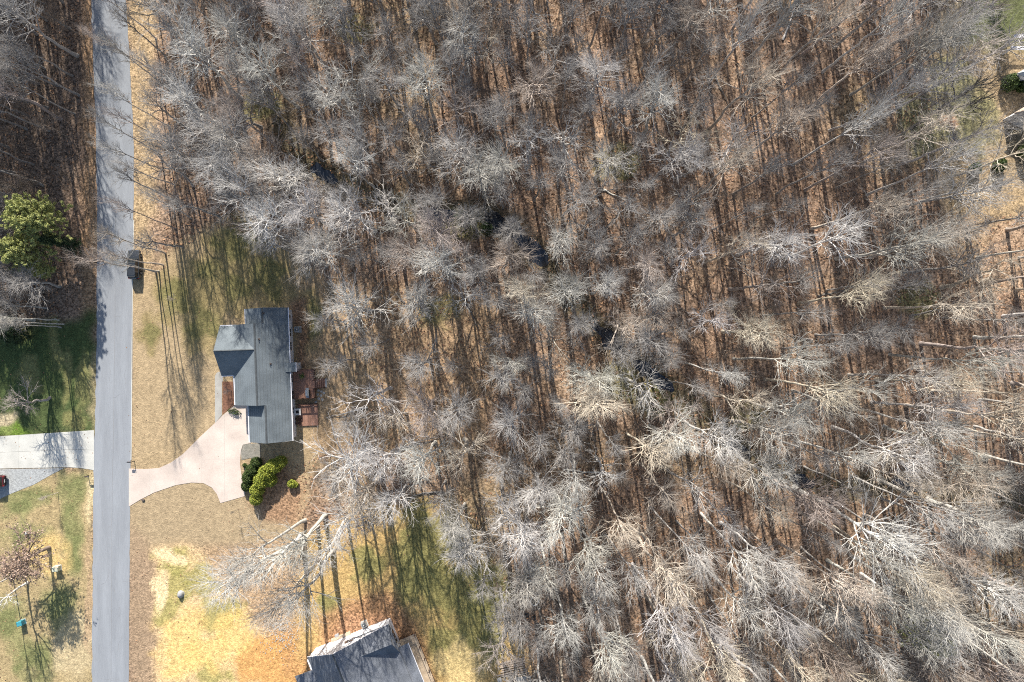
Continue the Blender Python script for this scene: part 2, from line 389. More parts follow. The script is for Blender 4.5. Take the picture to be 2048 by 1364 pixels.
# mossy and muddy creek banks
lerp((0.10,0.085,0.05), np.clip(1.6-cd_w/2.0, 0, 1)*0.85)
for (u,v,s) in [(1300,800,1),(930,450,2),(1240,760,3),(1500,830,4),(880,620,5),(720,60,6),(520,210,7),(1830,600,8),(1240,330,9)]:
    blob(u, v, 45, 35, (0.17,0.17,0.06), 0.6, 0.45, 2.5, 220+s)
col *= (0.88+0.24*fbm(GX, GY, 1.1, 91, 3))[...,None]
nx, ny = len(gx), len(gy)
ids = np.arange(nx*ny).reshape(nx, ny)
quads = np.stack([ids[:-1,:-1], ids[1:,:-1], ids[1:,1:], ids[:-1,1:]], -1).reshape(-1, 4)
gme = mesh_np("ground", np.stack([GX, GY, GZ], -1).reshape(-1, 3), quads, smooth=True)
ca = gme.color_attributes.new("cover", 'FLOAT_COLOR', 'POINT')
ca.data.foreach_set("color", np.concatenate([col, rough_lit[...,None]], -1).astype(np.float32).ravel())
def ground_mat():
    m, nt, b = new_mat("ground_cover"); N = nt.nodes; L = nt.links
    b.inputs["Roughness"].default_value = 0.97; b.inputs["Specular IOR Level"].default_value = 0.1
    at = N.new("ShaderNodeAttribute"); at.attribute_name = "cover"
    tc = N.new("ShaderNodeTexCoord")
    def noise(sc, det):
        n = N.new("ShaderNodeTexNoise"); n.inputs["Scale"].default_value = sc; n.inputs["Detail"].default_value = det; n.inputs["Roughness"].default_value = 0.65
        L.new(tc.outputs["Object"], n.inputs["Vector"]); return n
    a = noise(1.6, 8); c = noise(5.0, 4)
    vo = N.new("ShaderNodeTexVoronoi"); vo.inputs["Scale"].default_value = 4.2; L.new(tc.outputs["Object"], vo.inputs["Vector"])
    sx = N.new("ShaderNodeSeparateColor"); L.new(vo.outputs["Color"], sx.inputs[0])
    def mr(src, lo, hi, l0=0.3, h0=0.7):
        n = N.new("ShaderNodeMapRange"); n.inputs[1].default_value = l0; n.inputs[2].default_value = h0; n.inputs[3].default_value = lo; n.inputs[4].default_value = hi
        L.new(src, n.inputs[0]); return n.outputs[0]
    def mul(p, q):
        n = N.new("ShaderNodeMath"); n.operation = 'MULTIPLY'; L.new(p, n.inputs[0]); L.new(q, n.inputs[1]); return n.outputs[0]
    f = mul(mr(a.outputs["Fac"], 0.72, 1.28), mr(c.outputs["Fac"], 0.78, 1.22))
    leaf = mr(sx.outputs[0], 0.45, 1.75, 0, 1)
    mixn = N.new("ShaderNodeMix"); mixn.data_type = 'FLOAT'
    L.new(at.outputs["Alpha"], mixn.inputs[0]); mixn.inputs[2].default_value = 1.0; L.new(leaf, mixn.inputs[3])
    e = noise(13.0, 2); f2 = mul(mixn.outputs[0], mr(e.outputs["Fac"], 0.86, 1.14))
    g = mul(f, f2)
    sc = N.new("ShaderNodeVectorMath"); sc.operation = 'SCALE'; L.new(at.outputs["Color"], sc.inputs[0]); L.new(g, sc.inputs["Scale"])
    L.new(sc.outputs[0], b.inputs["Base Color"])
    bp = N.new("ShaderNodeBump"); bp.inputs["Strength"].default_value = 0.5; bp.inputs["Distance"].default_value = 0.25
    L.new(c.outputs["Fac"], bp.inputs["Height"]); L.new(bp.outputs[0], b.inputs["Normal"])
    return m
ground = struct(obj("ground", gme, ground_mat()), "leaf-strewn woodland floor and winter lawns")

# ------------------------------------------------------------------ road, driveways, creek
def sheet(name, pts_px, m, z=0.03, thick=0.2, label=None):
    mb = MB(); mb.prism([W2(*p) for p in pts_px][::-1], z-thick, z)
    return struct(mb.build(name, m), label)
def edge_at(tab, v):
    for (v0, x0), (v1, x1) in zip(tab[:-1], tab[1:]):
        if v0 <= v <= v1: return x0+(x1-x0)*(v-v0)/(v1-v0)
    return tab[-1][1] if v > tab[-1][0] else tab[0][1]
RL = [(-1200,160),(0,182),(250,192),(400,194),(650,194),(860,190),(940,187),(1364,184),(2400,180)]
RR = [(-1200,222),(0,252),(150,261),(300,268),(420,267),(560,264),(700,263),(860,262),(1000,260),(1364,258),(2400,254)]
vs_ = [-1200,-600,-200]+list(range(0,1400,14))+[1600,2400]
rp = []
for k, v in enumerate(vs_): 
    rp.append((edge_at(RL, v)+random.uniform(-1.1,1.1), v))
rq = [(edge_at(RR, v)+random.uniform(-.7,.7)*(0.3 if 440 < v < 930 else 1), v) for v in vs_]
mb = MB(); n = len(vs_); vv = []; ff = []
for (a, b) in zip(rp, rq):
    xa, ya = W2(*a); xb, yb = W2(*b); xm, ym = (xa+xb)/2, (ya+yb)/2
    vv += [(xa,ya,-0.12),(xa,ya,0.03),(xm,ym,0.09),(xb,yb,0.03),(xb,yb,-0.12)]
for i in range(n-1):
    for k in range(4): ff.append((i*5+k, i*5+k+1, i*5+5+k+1, i*5+5+k))
mb.add(vv, ff); road = struct(mb.build("road", M['asphalt']), "pale grey asphalt street")
# faint centre seam on the asphalt
mb = MB(); vv = []; ff = []
sv = list(range(-20,1400,30))
for i, v in enumerate(sv):
    um = (edge_at(RL,v)+edge_at(RR,v))/2+1.5+random.uniform(-.25,.25); x, y = W2(um, v)
    vv += [(x-0.03,y,0.096),(x+0.03,y,0.096)]
for i in range(len(sv)-1): ff.append((2*i,2*i+1,2*i+3,2*i+2))
mb.add(vv, ff); struct(mb.build("centre_seam", M['asphalt_seal'], road))
r_ = random.Random(4)
mb = MB()
for k in range(26):
    v = r_.uniform(0,1360); f = r_.uniform(.08,.92); u = edge_at(RL,v)+(edge_at(RR,v)-edge_at(RL,v))*f; a = r_.choice([0.1,1.5,1.6,0.0])+r_.gauss(0,.25); pts = []
    for i in range(r_.randint(4,9)):
        x, y = W2(u, v); hw_ = abs(f-.5)*2; um = (edge_at(RL,v)+edge_at(RR,v))/2; hw_ = abs(u-um)/((edge_at(RR,v)-edge_at(RL,v))/2)
        if hw_ > .95: break
        pts.append((x, y, .09-.06*hw_+.006)); u += 5*math.cos(a); v += 5*math.sin(a); a += r_.gauss(0,.35)
    for p, q in zip(pts[:-1], pts[1:]):
        d = Vector((q[0]-p[0],q[1]-p[1])).normalized(); n_ = Vector((-d.y,d.x))*r_.uniform(.012,.03)
        mb.add([(p[0]-n_.x,p[1]-n_.y,p[2]),(p[0]+n_.x,p[1]+n_.y,p[2]),(q[0]+n_.x,q[1]+n_.y,q[2]),(q[0]-n_.x,q[1]-n_.y,q[2])], [(0,1,2,3)])
mb.build("crack_sealing", M['asphalt_seal'], road)
# pale concrete edging along the right-hand side
mb = MB(); vv = []; ff = []
ev = list(range(440,930,20))
for v in ev:
    x, y = W2(edge_at(RR,v)+0.6, v); vv += [(x-.02,y,-.1),(x-.02,y,0.055),(x+0.12,y,0.05),(x+0.12,y,-.1)]
for i in range(len(ev)-1):
    for k in range(3): ff.append((4*i+k,4*i+k+1,4*i+5+k,4*i+4+k))
mb.add(vv, ff); struct(mb.build("road_edging", M['concrete_old'], road))
x, y = W2(251,340); mb = MB(); mb.tube([(x,y,0.02),(x,y,0.085)], 0.32, 16)
mh = mb.build("manhole_cover", M['iron'], road)

# right driveway
DR = [(258,937),(291,938),(318,936),(342,925),(366,908),(380,894),(402,872),(430,846),(444,832),(470,810),(492,808),(499,812),(502,886),(486,889),(482,901),(480,927),(484,956),(490,985),(490,992),(441,1006),(434,988),(424,975),(407,966),(383,965),(352,970),(308,985),(281,999),(258,1013)]
drv = sheet("driveway", DR, M['concrete'], 0.05, 0.2, "pale concrete driveway of the grey-roofed house")
mb = MB()
for a, b in [((300,938),(300,988)),((352,919),(352,970)),((404,871),(404,966)),((449,828),(449,1003)),((404,918),(481,918))]:
    (x0,y0), (x1,y1) = W2(*a), W2(*b); d = Vector((x1-x0,y1-y0)).normalized(); p = Vector((-d.y,d.x))*0.015
    mb.add([(x0-p.x,y0-p.y,0.054),(x0+p.x,y0+p.y,0.054),(x1+p.x,y1+p.y,0.054),(x1-p.x,y1-p.y,0.054)], [(0,1,2,3)])
mb.build("control_joints", M['walk'], drv)
WK = [(430,846),(430,752),(433,746),(438,743),(446,748),(446,762),(444,764),(444,830)]
sheet("walkway", WK, M['walk'], 0.046, 0.2, "grey concrete walk to the front door")
sheet("mulch_bed", [(445,763),(469,763),(471,808),(445,829)], M['mulch'], 0.042, 0.2)
sheet("gravel_strip", [(487,888),(521,886),(521,918),(500,916),(483,920),(482,903)], M['pine_straw_grey'], 0.04, 0.2)
# left driveway, poured in slabs
ldr = struct(bpy.data.objects.new("driveway", None), "pale slab driveway left of the street"); C.objects.link(ldr)
def ytop(u): return 872.5-0.065*u
def ybot(u): return 937-0.02*u if u < 150 else 934+max(0,(u-150))*0.16
us = [-60,-10,38,88,138,188.5]
for a, b in zip(us[:-1], us[1:]):
    for half in (0, 1):
        ps = []
        f0, f1 = (0.0,0.497) if half == 0 else (0.503,1.0)
        for u in (a+.12, (a+b)/2, b-.12): ps.append((u, ytop(u)+(ybot(u)-ytop(u))*f0))
        for u in (b-.12, (a+b)/2, a+.12): ps.append((u, ytop(u)+(ybot(u)-ytop(u))*f1))
        mb = MB(); mb.prism([W2(*p) for p in ps][::-1], -0.15, 0.05+random.uniform(-.004,.004)); mb.build("slab", M['concrete_old'], ldr)
mb = MB(); mb.prism([W2(*p) for p in [(-60,876),(188,860.5),(188,938),(150,933),(-60,937)]][::-1], -0.15, 0.035); mb.build("joint_bed", M['joint'], ldr)
sheet("gravel_pad", [(-80,939),(0,938.5),(105,936.5),(128,936),(105,948),(68,969),(40,980),(18,989),(0,998),(-80,1010)], M['gravel'], 0.03, 0.2, "gravel parking pad beside the slab driveway")
# creek water
mb = MB(); vv = []; ff = []
for i, p in enumerate(CREEK):
    q = Vector(CREEK[min(i+1,len(CREEK)-1)])-Vector(CREEK[max(i-1,0)]); q.normalize(); nrm = Vector((-q.y,q.x))*2.0
    vv += [(p[0]+nrm.x,p[1]+nrm.y,-0.75),(p[0]-nrm.x,p[1]-nrm.y,-0.75)]
for i in range(len(CREEK)-1): ff.append((2*i,2*i+1,2*i+3,2*i+2))
mb.add(vv, ff); struct(mb.build("creek", M['water']), "dark narrow creek winding through the woods")

# ------------------------------------------------------------------ bare trees
def interp(P, R, s):
    """P (N,K,3), s (N,n) in 0..1 -> positions, tangents, radii (N,n,..)"""
    N, K, _ = P.shape
    f = np.clip(s, 0, 0.9999)*(K-1); i = np.floor(f).astype(int); t = (f-i)[...,None]
    ar = np.arange(N)[:,None]
    a = P[ar, i]; b = P[ar, i+1]
    tg = b-a; tg /= np.linalg.norm(tg, axis=-1, keepdims=True)+1e-9
    r = R[ar, i]*(1-t[...,0])+R[ar, i+1]*t[...,0]
    return a*(1-t)+b*t, tg, r
def grow(r, P, R, n, s0, s1, length, ang, up, K, rad, wob, end=0.35):
    """children of every branch; length(s, N, n) array; ang (lo,hi) radians"""
    N = P.shape[0]
    s = s0+(s1-s0)*((np.arange(n)[None,:]+r.random((N,n)))/n)
    pos, tg, pr = interp(P, R, s)
    L = length(s, N, n, r)
    az = np.arange(n)[None,:]*2.4+r.random((N,1))*6.28+r.normal(0,0.35,(N,n))
    ref = np.where(np.abs(tg[...,2:3]) > 0.9, np.array([1.0,0,0]), np.array([0,0,1.0]))
    u = np.cross(tg, ref); u /= np.linalg.norm(u, axis=-1, keepdims=True)+1e-9
    w = np.cross(tg, u)
    a = ang[0]+(ang[1]-ang[0])*r.random((N,n))
    d = tg*np.cos(a)[...,None]+(u*np.cos(az)[...,None]+w*np.sin(az)[...,None])*np.sin(a)[...,None]
    pos = pos.reshape(-1,3); d = d.reshape(-1,3); L = L.reshape(-1); pr = pr.reshape(-1)
    Q = np.zeros((len(pos), K, 3)); Q[:,0] = pos
    for k in range(1, K):
        d = d+r.normal(0, wob, d.shape); d[:,2] += up
        d /= np.linalg.norm(d, axis=1, keepdims=True)
        Q[:,k] = Q[:,k-1]+d*(L/(K-1))[:,None]
    r0 = np.minimum(rad*(0.6+0.4*L/(L.mean()+1e-9)), pr*0.8)
    RR_ = r0[:,None]*(1-(1-end)*np.linspace(0,1,K)[None,:])
    return Q, RR_
def tubes(P, R, sides):
    N, K, _ = P.shape
    T = np.zeros_like(P); T[:,1:-1] = P[:,2:]-P[:,:-2]; T[:,0] = P[:,1]-P[:,0]; T[:,-1] = P[:,-1]-P[:,-2]
    T /= np.linalg.norm(T, axis=-1, keepdims=True)+1e-9
    m = T.mean(1); ref = np.where(np.abs(m[:,2:3]) > 0.85, np.array([1.0,0.1,0]), np.array([0.1,0.05,1.0]))
    u = np.cross(T, ref[:,None,:]); u /= np.linalg.norm(u, axis=-1, keepdims=True)+1e-9
    w = np.cross(T, u)
    a = np.arange(sides)*2*np.pi/sides
    V_ = P[:,:,None,:]+(u[:,:,None,:]*np.cos(a)[None,None,:,None]+w[:,:,None,:]*np.sin(a)[None,None,:,None])*R[:,:,None,None]
    base = (np.arange(N)*K*sides)[:,None,None]+(np.arange(K-1)*sides)[None,:,None]
    k = np.arange(sides)[None,None,:]; k2 = (k+1)%sides
    Q = np.stack([base+k, base+k2, base+sides+k2, base+sides+k], -1).reshape(-1,4)
    return V_.reshape(-1,3), Q
def joinm(lst):
    vs = []; qs = []; o = 0
    for v, q in lst: vs.append(v); qs.append(q+o); o += len(v)
    return np.concatenate(vs), np.concatenate(qs)
def bare_tree(seed, style):
    r = np.random.default_rng(seed)
    if style == 'poplar': H, r0, cb, N1, R1, N2, N3, N4, ang, up = 21.0, 0.22, 0.45, 16, 5.2, 7, 5, 2, (0.38,0.78), 0.05
    elif style == 'oak':  H, r0, cb, N1, R1, N2, N3, N4, ang, up = 18.5, 0.25, 0.40, 8, 6.6, 7, 5, 2, (0.50,1.0), 0.05
    elif style == 'slim': H, r0, cb, N1, R1, N2, N3, N4, ang, up = 19.0, 0.155, 0.56, 12, 3.4, 6, 4, 2, (0.38,0.70), 0.055
    elif style == 'tall': H, r0, cb, N1, R1, N2, N3, N4, ang, up = 22.0, 0.215, 0.55, 13, 6.0, 7, 4, 2, (0.28,0.66), 0.04
    else:                 H, r0, cb, N1, R1, N2, N3, N4, ang, up = 7.0, 0.06, 0.30, 9, 1.9, 5, 4, 3, (0.5,0.9), 0.10
    K = 14; t = np.linspace(0, 1, K)
    wob = np.cumsum(r.normal(0, 0.10 if style != 'oak' else 0.17, (K,2)), 0)*(H/20); wob -= wob[0]
    trunk = np.zeros((1,K,3)); trunk[0,:,2] = t*H*(0.97 if style != 'oak' else 0.86); trunk[0,:,:2] = wob
    tr = (r0*(1-t)**0.75+0.022)[None,:]; tr[0,0] *= 1.35; tr[0,1] *= 1.05
    def L1(s, N, n, r): 
        q = (s-cb)/(1-cb)
        return R1*(1.0-0.62*q**1.4)*(0.65+0.6*r.random((N,n)))
    P1, Q1 = grow(r, trunk, tr, N1, cb, 0.985, L1, ang, up, 7, 0.095 if style != 'oak' else 0.135, 0.07 if style != 'oak' else 0.2, 0.3)
    def L2(s, N, n, r): return np.repeat((np.linalg.norm(P1[:,-1]-P1[:,0], axis=1)*0.55)[:,None], n, 1)*(1.15-0.7*s)*(0.6+0.7*r.random((N,n)))+0.25
    # leader tips also carry branches: treat the trunk top as one more limb
    top = trunk[:, -4:, :]; topR = tr[:, -4:]
    P2, Q2 = grow(r, P1, Q1, N2, 0.18, 1.0, L2, (0.38,0.78), up*0.8, 5, 0.050 if style != 'oak' else 0.062, 0.09 if style != 'oak' else 0.17, 0.4)
    def L3(s, N, n, r): return np.repeat((np.linalg.norm(P2[:,-1]-P2[:,0], axis=1)*0.55)[:,None], n, 1)*(1.15-0.6*s)*(0.6+0.7*r.random((N,n)))+0.15
    P3, Q3 = grow(r, P2, Q2, N3, 0.15, 1.0, L3, (0.28,0.62), up*0.6, 3, 0.031, 0.08 if style != 'oak' else 0.16, 0.5)
    def L4(s, N, n, r): return (0.45+0.75*r.random((N,n)))*(1.0 if style != 'sap' else 0.8)
    P4, Q4 = grow(r, P3, Q3, N4, 0.2, 1.0, L4, (0.2,0.6), up*0.6, 2, 0.0135, 0.05, 0.55)
    tv = joinm([tubes(trunk, tr, 8), tubes(P1, Q1, 5)])
    cv = joinm([tubes(P2, Q2, 4), tubes(P3, Q3, 3), tubes(P4, Q4, 3)])
    rad = np.percentile(np.hypot(P4[:,-1,0], P4[:,-1,1]), 88)
    return dict(H=H, R=float(rad), trunk=tv, crown=cv)

STY = ['poplar']*9+['oak']*8+['slim']*7+['tall']*7
PROTO = []
for i, st in enumerate(STY):
    d = bare_tree(100+i*7, st); d['style'] = st
    d['tm'] = mesh_np("bare_trunk", *d['trunk'], smooth=True); d['tm'].materials.append(M['bark'])
    d['cm'] = mesh_np("bare_crown", *d['crown']); d['cm'].materials.append(M['bark'])
    PROTO.append(d)
def pick(style): return random.choice([i for i, d in enumerate(PROTO) if d['style'] == style])

COLS = {'white': (0.54,0.515,0.475), 'grey': (0.46,0.435,0.40), 'cream': (0.52,0.455,0.37), 'brown': (0.41,0.35,0.305), 'dark': (0.17,0.155,0.14)}
def jit(c, a=0.2):
    f = 1+random.uniform(-a,a); return (c[0]*f, c[1]*f*(1+random.uniform(-.02,.02)), c[2]*f*(1+random.uniform(-.04,.04)), 1)
LOOKW = {'white': 'whitish', 'grey': 'grey', 'cream': 'cream-barked', 'brown': 'brownish', 'dark': 'dark-barked'}

TREES = []   # dicts: x y H R proto look label group
def add_tree(x, y, H, R, style, look, label=None, tilt=None, group=None):
    TREES.append(dict(x=x, y=y, H=H, R=R, p=pick(style), style=style, look=look, label=label, group=group, tilt=tilt, rz=random.uniform(0,6.283)))
def crown_at(u, v, rpx, look, style='poplar', H=None, label=None):
    H = H or {'poplar':20.5,'oak':19,'slim':19,'tall':22}[style]+random.uniform(-1.5,1.5)
    if rpx < 80 and ((u > 1180 and v > 760) or u > 1420): H += 6.0
    zc = H*0.80; x, y, _ = W(u, v, zc); R = 1.05*rpx*(CAM_H-zc)/FPX
    add_tree(x, y, H, R, style, look, label)
def base_at(u, v, H, R, look, style='slim', label=None, tilt=None):
    x, y = W2(u, v); add_tree(x, y, H, R, style, look, label, tilt); TREES[-1]['pr'] = True

# anchor crowns read from the photograph: (u, v, radius px, look, style, label)
A = [
 (1123,482,40,'white','poplar','bright white-twigged bare tree just right of the dark creek pool'),
 (1213,571,36,'white','poplar','pale feathery bare tree below right of the creek pool'),
 (1305,577,42,'white','poplar','dense white-twigged tree between the creek bend and the woods centre right'),
 (926,589,48,'white','oak','wide pale-limbed tree left of the photo centre behind the house'),
 (1012,605,32,'white','slim',None),(1065,639,46,'white','poplar','bright white starburst crown nearest the photo centre'),
 (1003,672,36,'white','oak',None),(1015,725,46,'white','oak','white gnarled crown just below the photo centre'),
 (1200,756,54,'white','poplar','largest bright white round crown below right of centre'),
 (1003,515,46,'brown','poplar','brownish fan-shaped crown directly under the creek pool'),
 (917,488,56,'brown','oak',None),(1148,583,46,'grey','poplar',None),
 (1256,642,58,'cream','oak','cream-limbed spreading tree with looping branches at the creek bend'),
 (831,608,46,'grey','poplar',None),(1262,482,38,'grey','slim',None),(834,725,42,'grey','poplar',None),(1339,510,36,'grey','slim',None),(997,762,38,'white','slim',None),
 (919,819,42,'white','poplar',None),(1021,846,46,'grey','poplar',None),(1111,806,32,'white','slim',None),(1147,865,44,'white','poplar',None),(1081,895,32,'white','slim',None),
 (1229,875,26,'grey','slim',None),(1226,961,46,'white','oak',None),(916,905,62,'cream','oak','cream-limbed forked tree right of the fallen dark branches'),
 (1355,888,52,'white','poplar',None),(913,1067,42,'white','poplar','pale small-crowned tree at the top of the lower lawn'),
 (1035,1063,80,'white','poplar','broadest white fan-shaped crown above the round tub'),
 (1120,1040,62,'white','poplar','white crown with a thick bright trunk right of the broadest fan'),
 (1088,1136,44,'white','slim','white drooping fan crown just above the round tub'),(1196,1143,46,'white','slim',None),
 (1305,1123,76,'cream','oak','big cream-limbed tree with splayed limbs near the bottom centre right'),(1328,974,40,'brown','slim',None),
 (1440,873,46,'white','poplar',None),(1550,876,50,'white','poplar',None),(1406,997,50,'white','oak',None),(1538,944,54,'grey','poplar',None),
 (1938,891,64,'white','oak','large white sprawling crown by the right edge of the woods'),(1930,960,54,'cream','poplar',None),
 (1425,1121,46,'white','oak',None),(1538,1129,42,'white','poplar',None),(1923,1065,40,'white','slim',None),(1990,1182,54,'white','poplar','white brushy crown at the right edge above the young pine'),
 (1855,1185,50,'cream','poplar',None),(1791,1215,48,'white','poplar',None),
 (1387,507,52,'white','oak','white many-branched crown in the woods right of the creek pool'),(1441,658,50,'white','oak',None),(1449,735,38,'white','slim',None),
 (1753,793,50,'white','oak','bright white isolated crown in the right-hand woods'),(1405,779,26,'white','slim',None),(1497,489,46,'cream','oak',None),(1489,805,50,'cream','oak',None),
 (1900,830,44,'grey','poplar',None),
 (964,62,54,'cream','oak','cream-limbed spreading crown near the top edge centre'),(714,123,64,'grey','oak',None),(700,320,46,'white','poplar','round silvery crown over the upper creek'),
 (1057,282,46,'white','oak','silvery crown with pale drooping limbs above the creek pool'),(914,293,48,'grey','poplar',None),(843,164,50,'grey','poplar',None),(996,243,42,'brown','slim',None),
 (835,293,54,'cream','oak',None),(1016,18,40,'grey','oak',None),(879,29,40,'grey','poplar',None),(688,220,48,'grey','oak',None),
 (340,50,56,'white','poplar','silvery crown at the top edge beside the street'),(385,110,56,'white','poplar',None),(450,70,52,'grey','poplar',None),(330,130,40,'grey','slim',None),
 (470,280,62,'grey','poplar',None),(480,390,54,'white','poplar',None),(565,335,52,'white','poplar',None),(540,430,54,'white','poplar','pale crown over the top corner of the front lawn'),(612,420,52,'grey','poplar',None),
 (650,490,48,'white','poplar',None),(720,610,60,'white','poplar','pale twiggy crown behind the air conditioner side of the house'),(745,790,64,'white','oak','pale crown behind the wooden deck steps'),
 (690,925,84,'white','tall','largest pale twig mass between the green hedge and the fallen branches'),
 (780,850,52,'cream','oak',None),(820,500,48,'brown','poplar',None),(705,425,56,'white','poplar',None),(440,335,52,'white','poplar',None),(590,505,44,'grey','poplar',None),
 (600,60,50,'grey','poplar',None),(520,130,48,'white','poplar',None),(560,20,46,'grey','poplar',None),(395,210,56,'white','poplar',None),(420,270,50,'grey','poplar',None),
 (360,300,40,'grey','poplar',None),(760,930,50,'white','poplar',None),
 (300,215,40,'white','slim',None),
]
for (u,v,r_,look,st,lab) in A: crown_at(u, v, r_, look, st, None, lab)
# trees between the two houses, trunks seen lying outward
base_at(604,1068,25,4.9,'white','tall','pale thick-trunked tree leaning over the bare front yard of the lower house', (0.07,-0.15))
base_at(636,1052,23,4.0,'white','tall','slimmer pale tree beside the leaning thick-trunked one', (0.05,-0.12))
base_at(612,1040,22,3.8,'grey','tall','grey tree leaning left above the straw patch', (0.06,-0.16))
base_at(640,1118,20,3.6,'cream','tall','cream tree leaning down toward the lower house corner', (0.09,-0.10))
base_at(668,1100,21,4.4,'white','tall','white-limbed tree above the lower house roof', (0.08,-0.04))
base_at(735,990,20,4.0,'white','tall','pale twin-limbed tree above the lower back lawn')
base_at(650,1030,21,4.0,'white','tall','pale tree between the green hedge and the lower house trunks')
base_at(765,945,20,3.8,'cream','tall',None); base_at(694,1035,20,3.8,'grey','tall',None)
base_at(820,960,20,3.6,'white','tall',None)
# long pale trunks in the lower right
base_at(1590,975,31,5.0,'white','tall','tall bright-trunked tree lying long across the lower right woods', (0.04,0.06))
base_at(1590,1240,28,3.6,'cream','tall',None); base_at(1490,1215,28,3.4,'cream','tall',None); base_at(1375,1185,28,3.4,'cream','tall',None); base_at(1700,1110,29,3.6,'white','tall',None); base_at(1780,1160,28,3.4,'white','tall',None); base_at(1460,1130,29,3.6,'white','tall',None); base_at(1650,900,28,3.6,'cream','tall',None); base_at(1760,960,29,3.8,'white','tall',None); base_at(1550,1080,29,3.6,'cream','tall',None); base_at(1275,1073,27,4.4,'cream','tall',None)

# dark leaning tree beside the right-hand lawn
base_at(1822,257,21,4.6,'dark','oak','thick dark-trunked leaning tree at the edge of the right lawn', (-0.10,0.10))
base_at(1795,330,20,4.0,'grey','oak','long grey limb tree reaching over the tan right lawn', (-0.05,0.12))
base_at(1900,352,19,4.2,'cream','oak','pale spreading tree over the tan lawn at right', (-0.04,0.10))
for (u,v,H,R,lk) in [(1755,150,25,4.2,'grey'),(1800,205,24,4.2,'cream'),(1735,255,25,3.6,'grey'),(1700,190,25,3.6,'grey'),(1778,95,25,3.8,'brown'),(1720,330,26,3.8,'cream'),(1790,420,26,3.8,'grey')]:
    base_at(u, v, H, R, lk, 'tall', None)
# slender trees leaning across the street
for k, (u,v,H,look) in enumerate([(384,437,19.5,'grey'),(352,457,20,'brown'),(331,507,20,'brown'),(312,544,20,'brown'),(318,542,14,'grey'),(327,530,18,'brown'),(327,340,19,'grey'),
      (322,311,20,'grey'),(340,253,21,'grey'),(364,185,19,'grey'),(343,182,20,'grey'),(317,148,19,'brown'),(312,77,20,'grey'),(318,30,19,'grey'),(330,-25,20,'grey'),(345,400,19,'grey'),(350,370,18,'grey'),(336,285,19,'brown')]):
    lab = {3:'slender tree whose thin trunk crosses above the parked SUV', 0:'slender grey-twigged tree leaning to the street above the front lawn', 2:'slender tree leaning over the street just above the parked SUV', 8:'tallest pale tree reaching across the upper street'}.get(k)
    base_at(u, v, H, random.uniform(1.5,2.0), look, 'slim', lab)
# trees left of the street
base_at(70,640,16,2.8,'grey','poplar',None)
for (u,v) in [(118,640),(128,648),(122,655)]: base_at(u, v, 15, 1.7, 'grey', 'slim', None)

# fill the rest of the woods
placed = [(t['x'], t['y'], 2.6) for t in TREES]
def px(x, y): return (x*FPX/CAM_H+1024, 682-y*FPX/CAM_H)
def pt_in(poly, u, v): return bool(in_poly(np.array([u]), np.array([v]), poly)[0])
YARD = [(650,560),(800,545),(1010,590),(1010,760),(1000,900),(880,1010),(700,960)]
CR = np.array(CREEK)
def fill(nmax, x0, x1, y0, y1, dmin, test, mk):
    c = 0
    for _ in range(nmax):
        x = random.uniform(x0, x1); y = random.uniform(y0, y1); u, v = px(x, y)
        dm = test(u, v, x, y)
        if dm is None: continue
        ok = True
        for (a, b, d) in placed:
            q = (dm+d)*0.5*1.0
            if (a-x)**2+(b-y)**2 < max(q, 1.9)**2: ok = False; break
        if not ok: continue
        placed.append((x, y, dm)); mk(x, y, u, v); c += 1
    return c
def test_main(u, v, x, y):
    if pt_in(CLEAR, u, v) or pt_in(LAWN_R, u, v): return None
    if np.min((CR[:,0]-x)**2+(CR[:,1]-y)**2) < 1.3**2: return None
    if 95 < u < 185 and 265 < v < 500: return None
    uc = 1024+(u-1024)*1.17; vc = 682+(v-682)*1.17
    if math.hypot(uc-62, vc-430) < 80 or math.hypot(uc-20, vc-510) < 45 or math.hypot(uc-1895, vc-1310) < 42: return None
    if pt_in(YARD, u, v): return 6.4
    if u < 170: return 2.5
    for z_ in (7,9,11,13,15,17,19,21):
        if abs(u+2.95*z_-706) < 100 and abs(v+19.7*z_-1262) < 50: return None
    if (u > 1120 and v > 720) or u > 1380: return 4.5
    return 3.6
def mk_main(x, y, u, v):
    k = random.random()
    if u < 170:
        look = 'grey' if k < .5 else ('dark' if k < .75 else 'brown'); st = 'slim' if random.random() < .65 else 'poplar'
    else:
        look = 'grey' if k < .36 else ('brown' if k < .68 else ('white' if k < .86 else 'cream'))
        q = random.random(); st = 'poplar' if q < .45 else ('oak' if q < .62 else 'slim')
        if u > 1350 and random.random() < .35: st = 'slim'
    big = (u > 1120 and v > 720) or u > 1380
    if big:
        q = random.random(); st = 'tall' if q < .52 else ('slim' if q < .78 else ('poplar' if q < .9 else 'oak'))
        if v > 650 and random.random() < .5: look = random.choice(['white','cream','cream','white','grey'])
    H = {'poplar':20.5,'oak':18.5,'slim':18,'tall':24}[st]+random.uniform(-4,2.5)+(random.uniform(1,6.5) if big else 0)
    R = {'poplar':3.3,'oak':4.0,'slim':2.5,'tall':3.3}[st]*random.uniform(0.75,1.25)
    if u < 170 and v > 430: H = min(H, random.uniform(10,13))
    add_tree(x, y, H, R, st, look)
fill(9000, -98, 98, -64, 90, 4.5, test_main, mk_main)

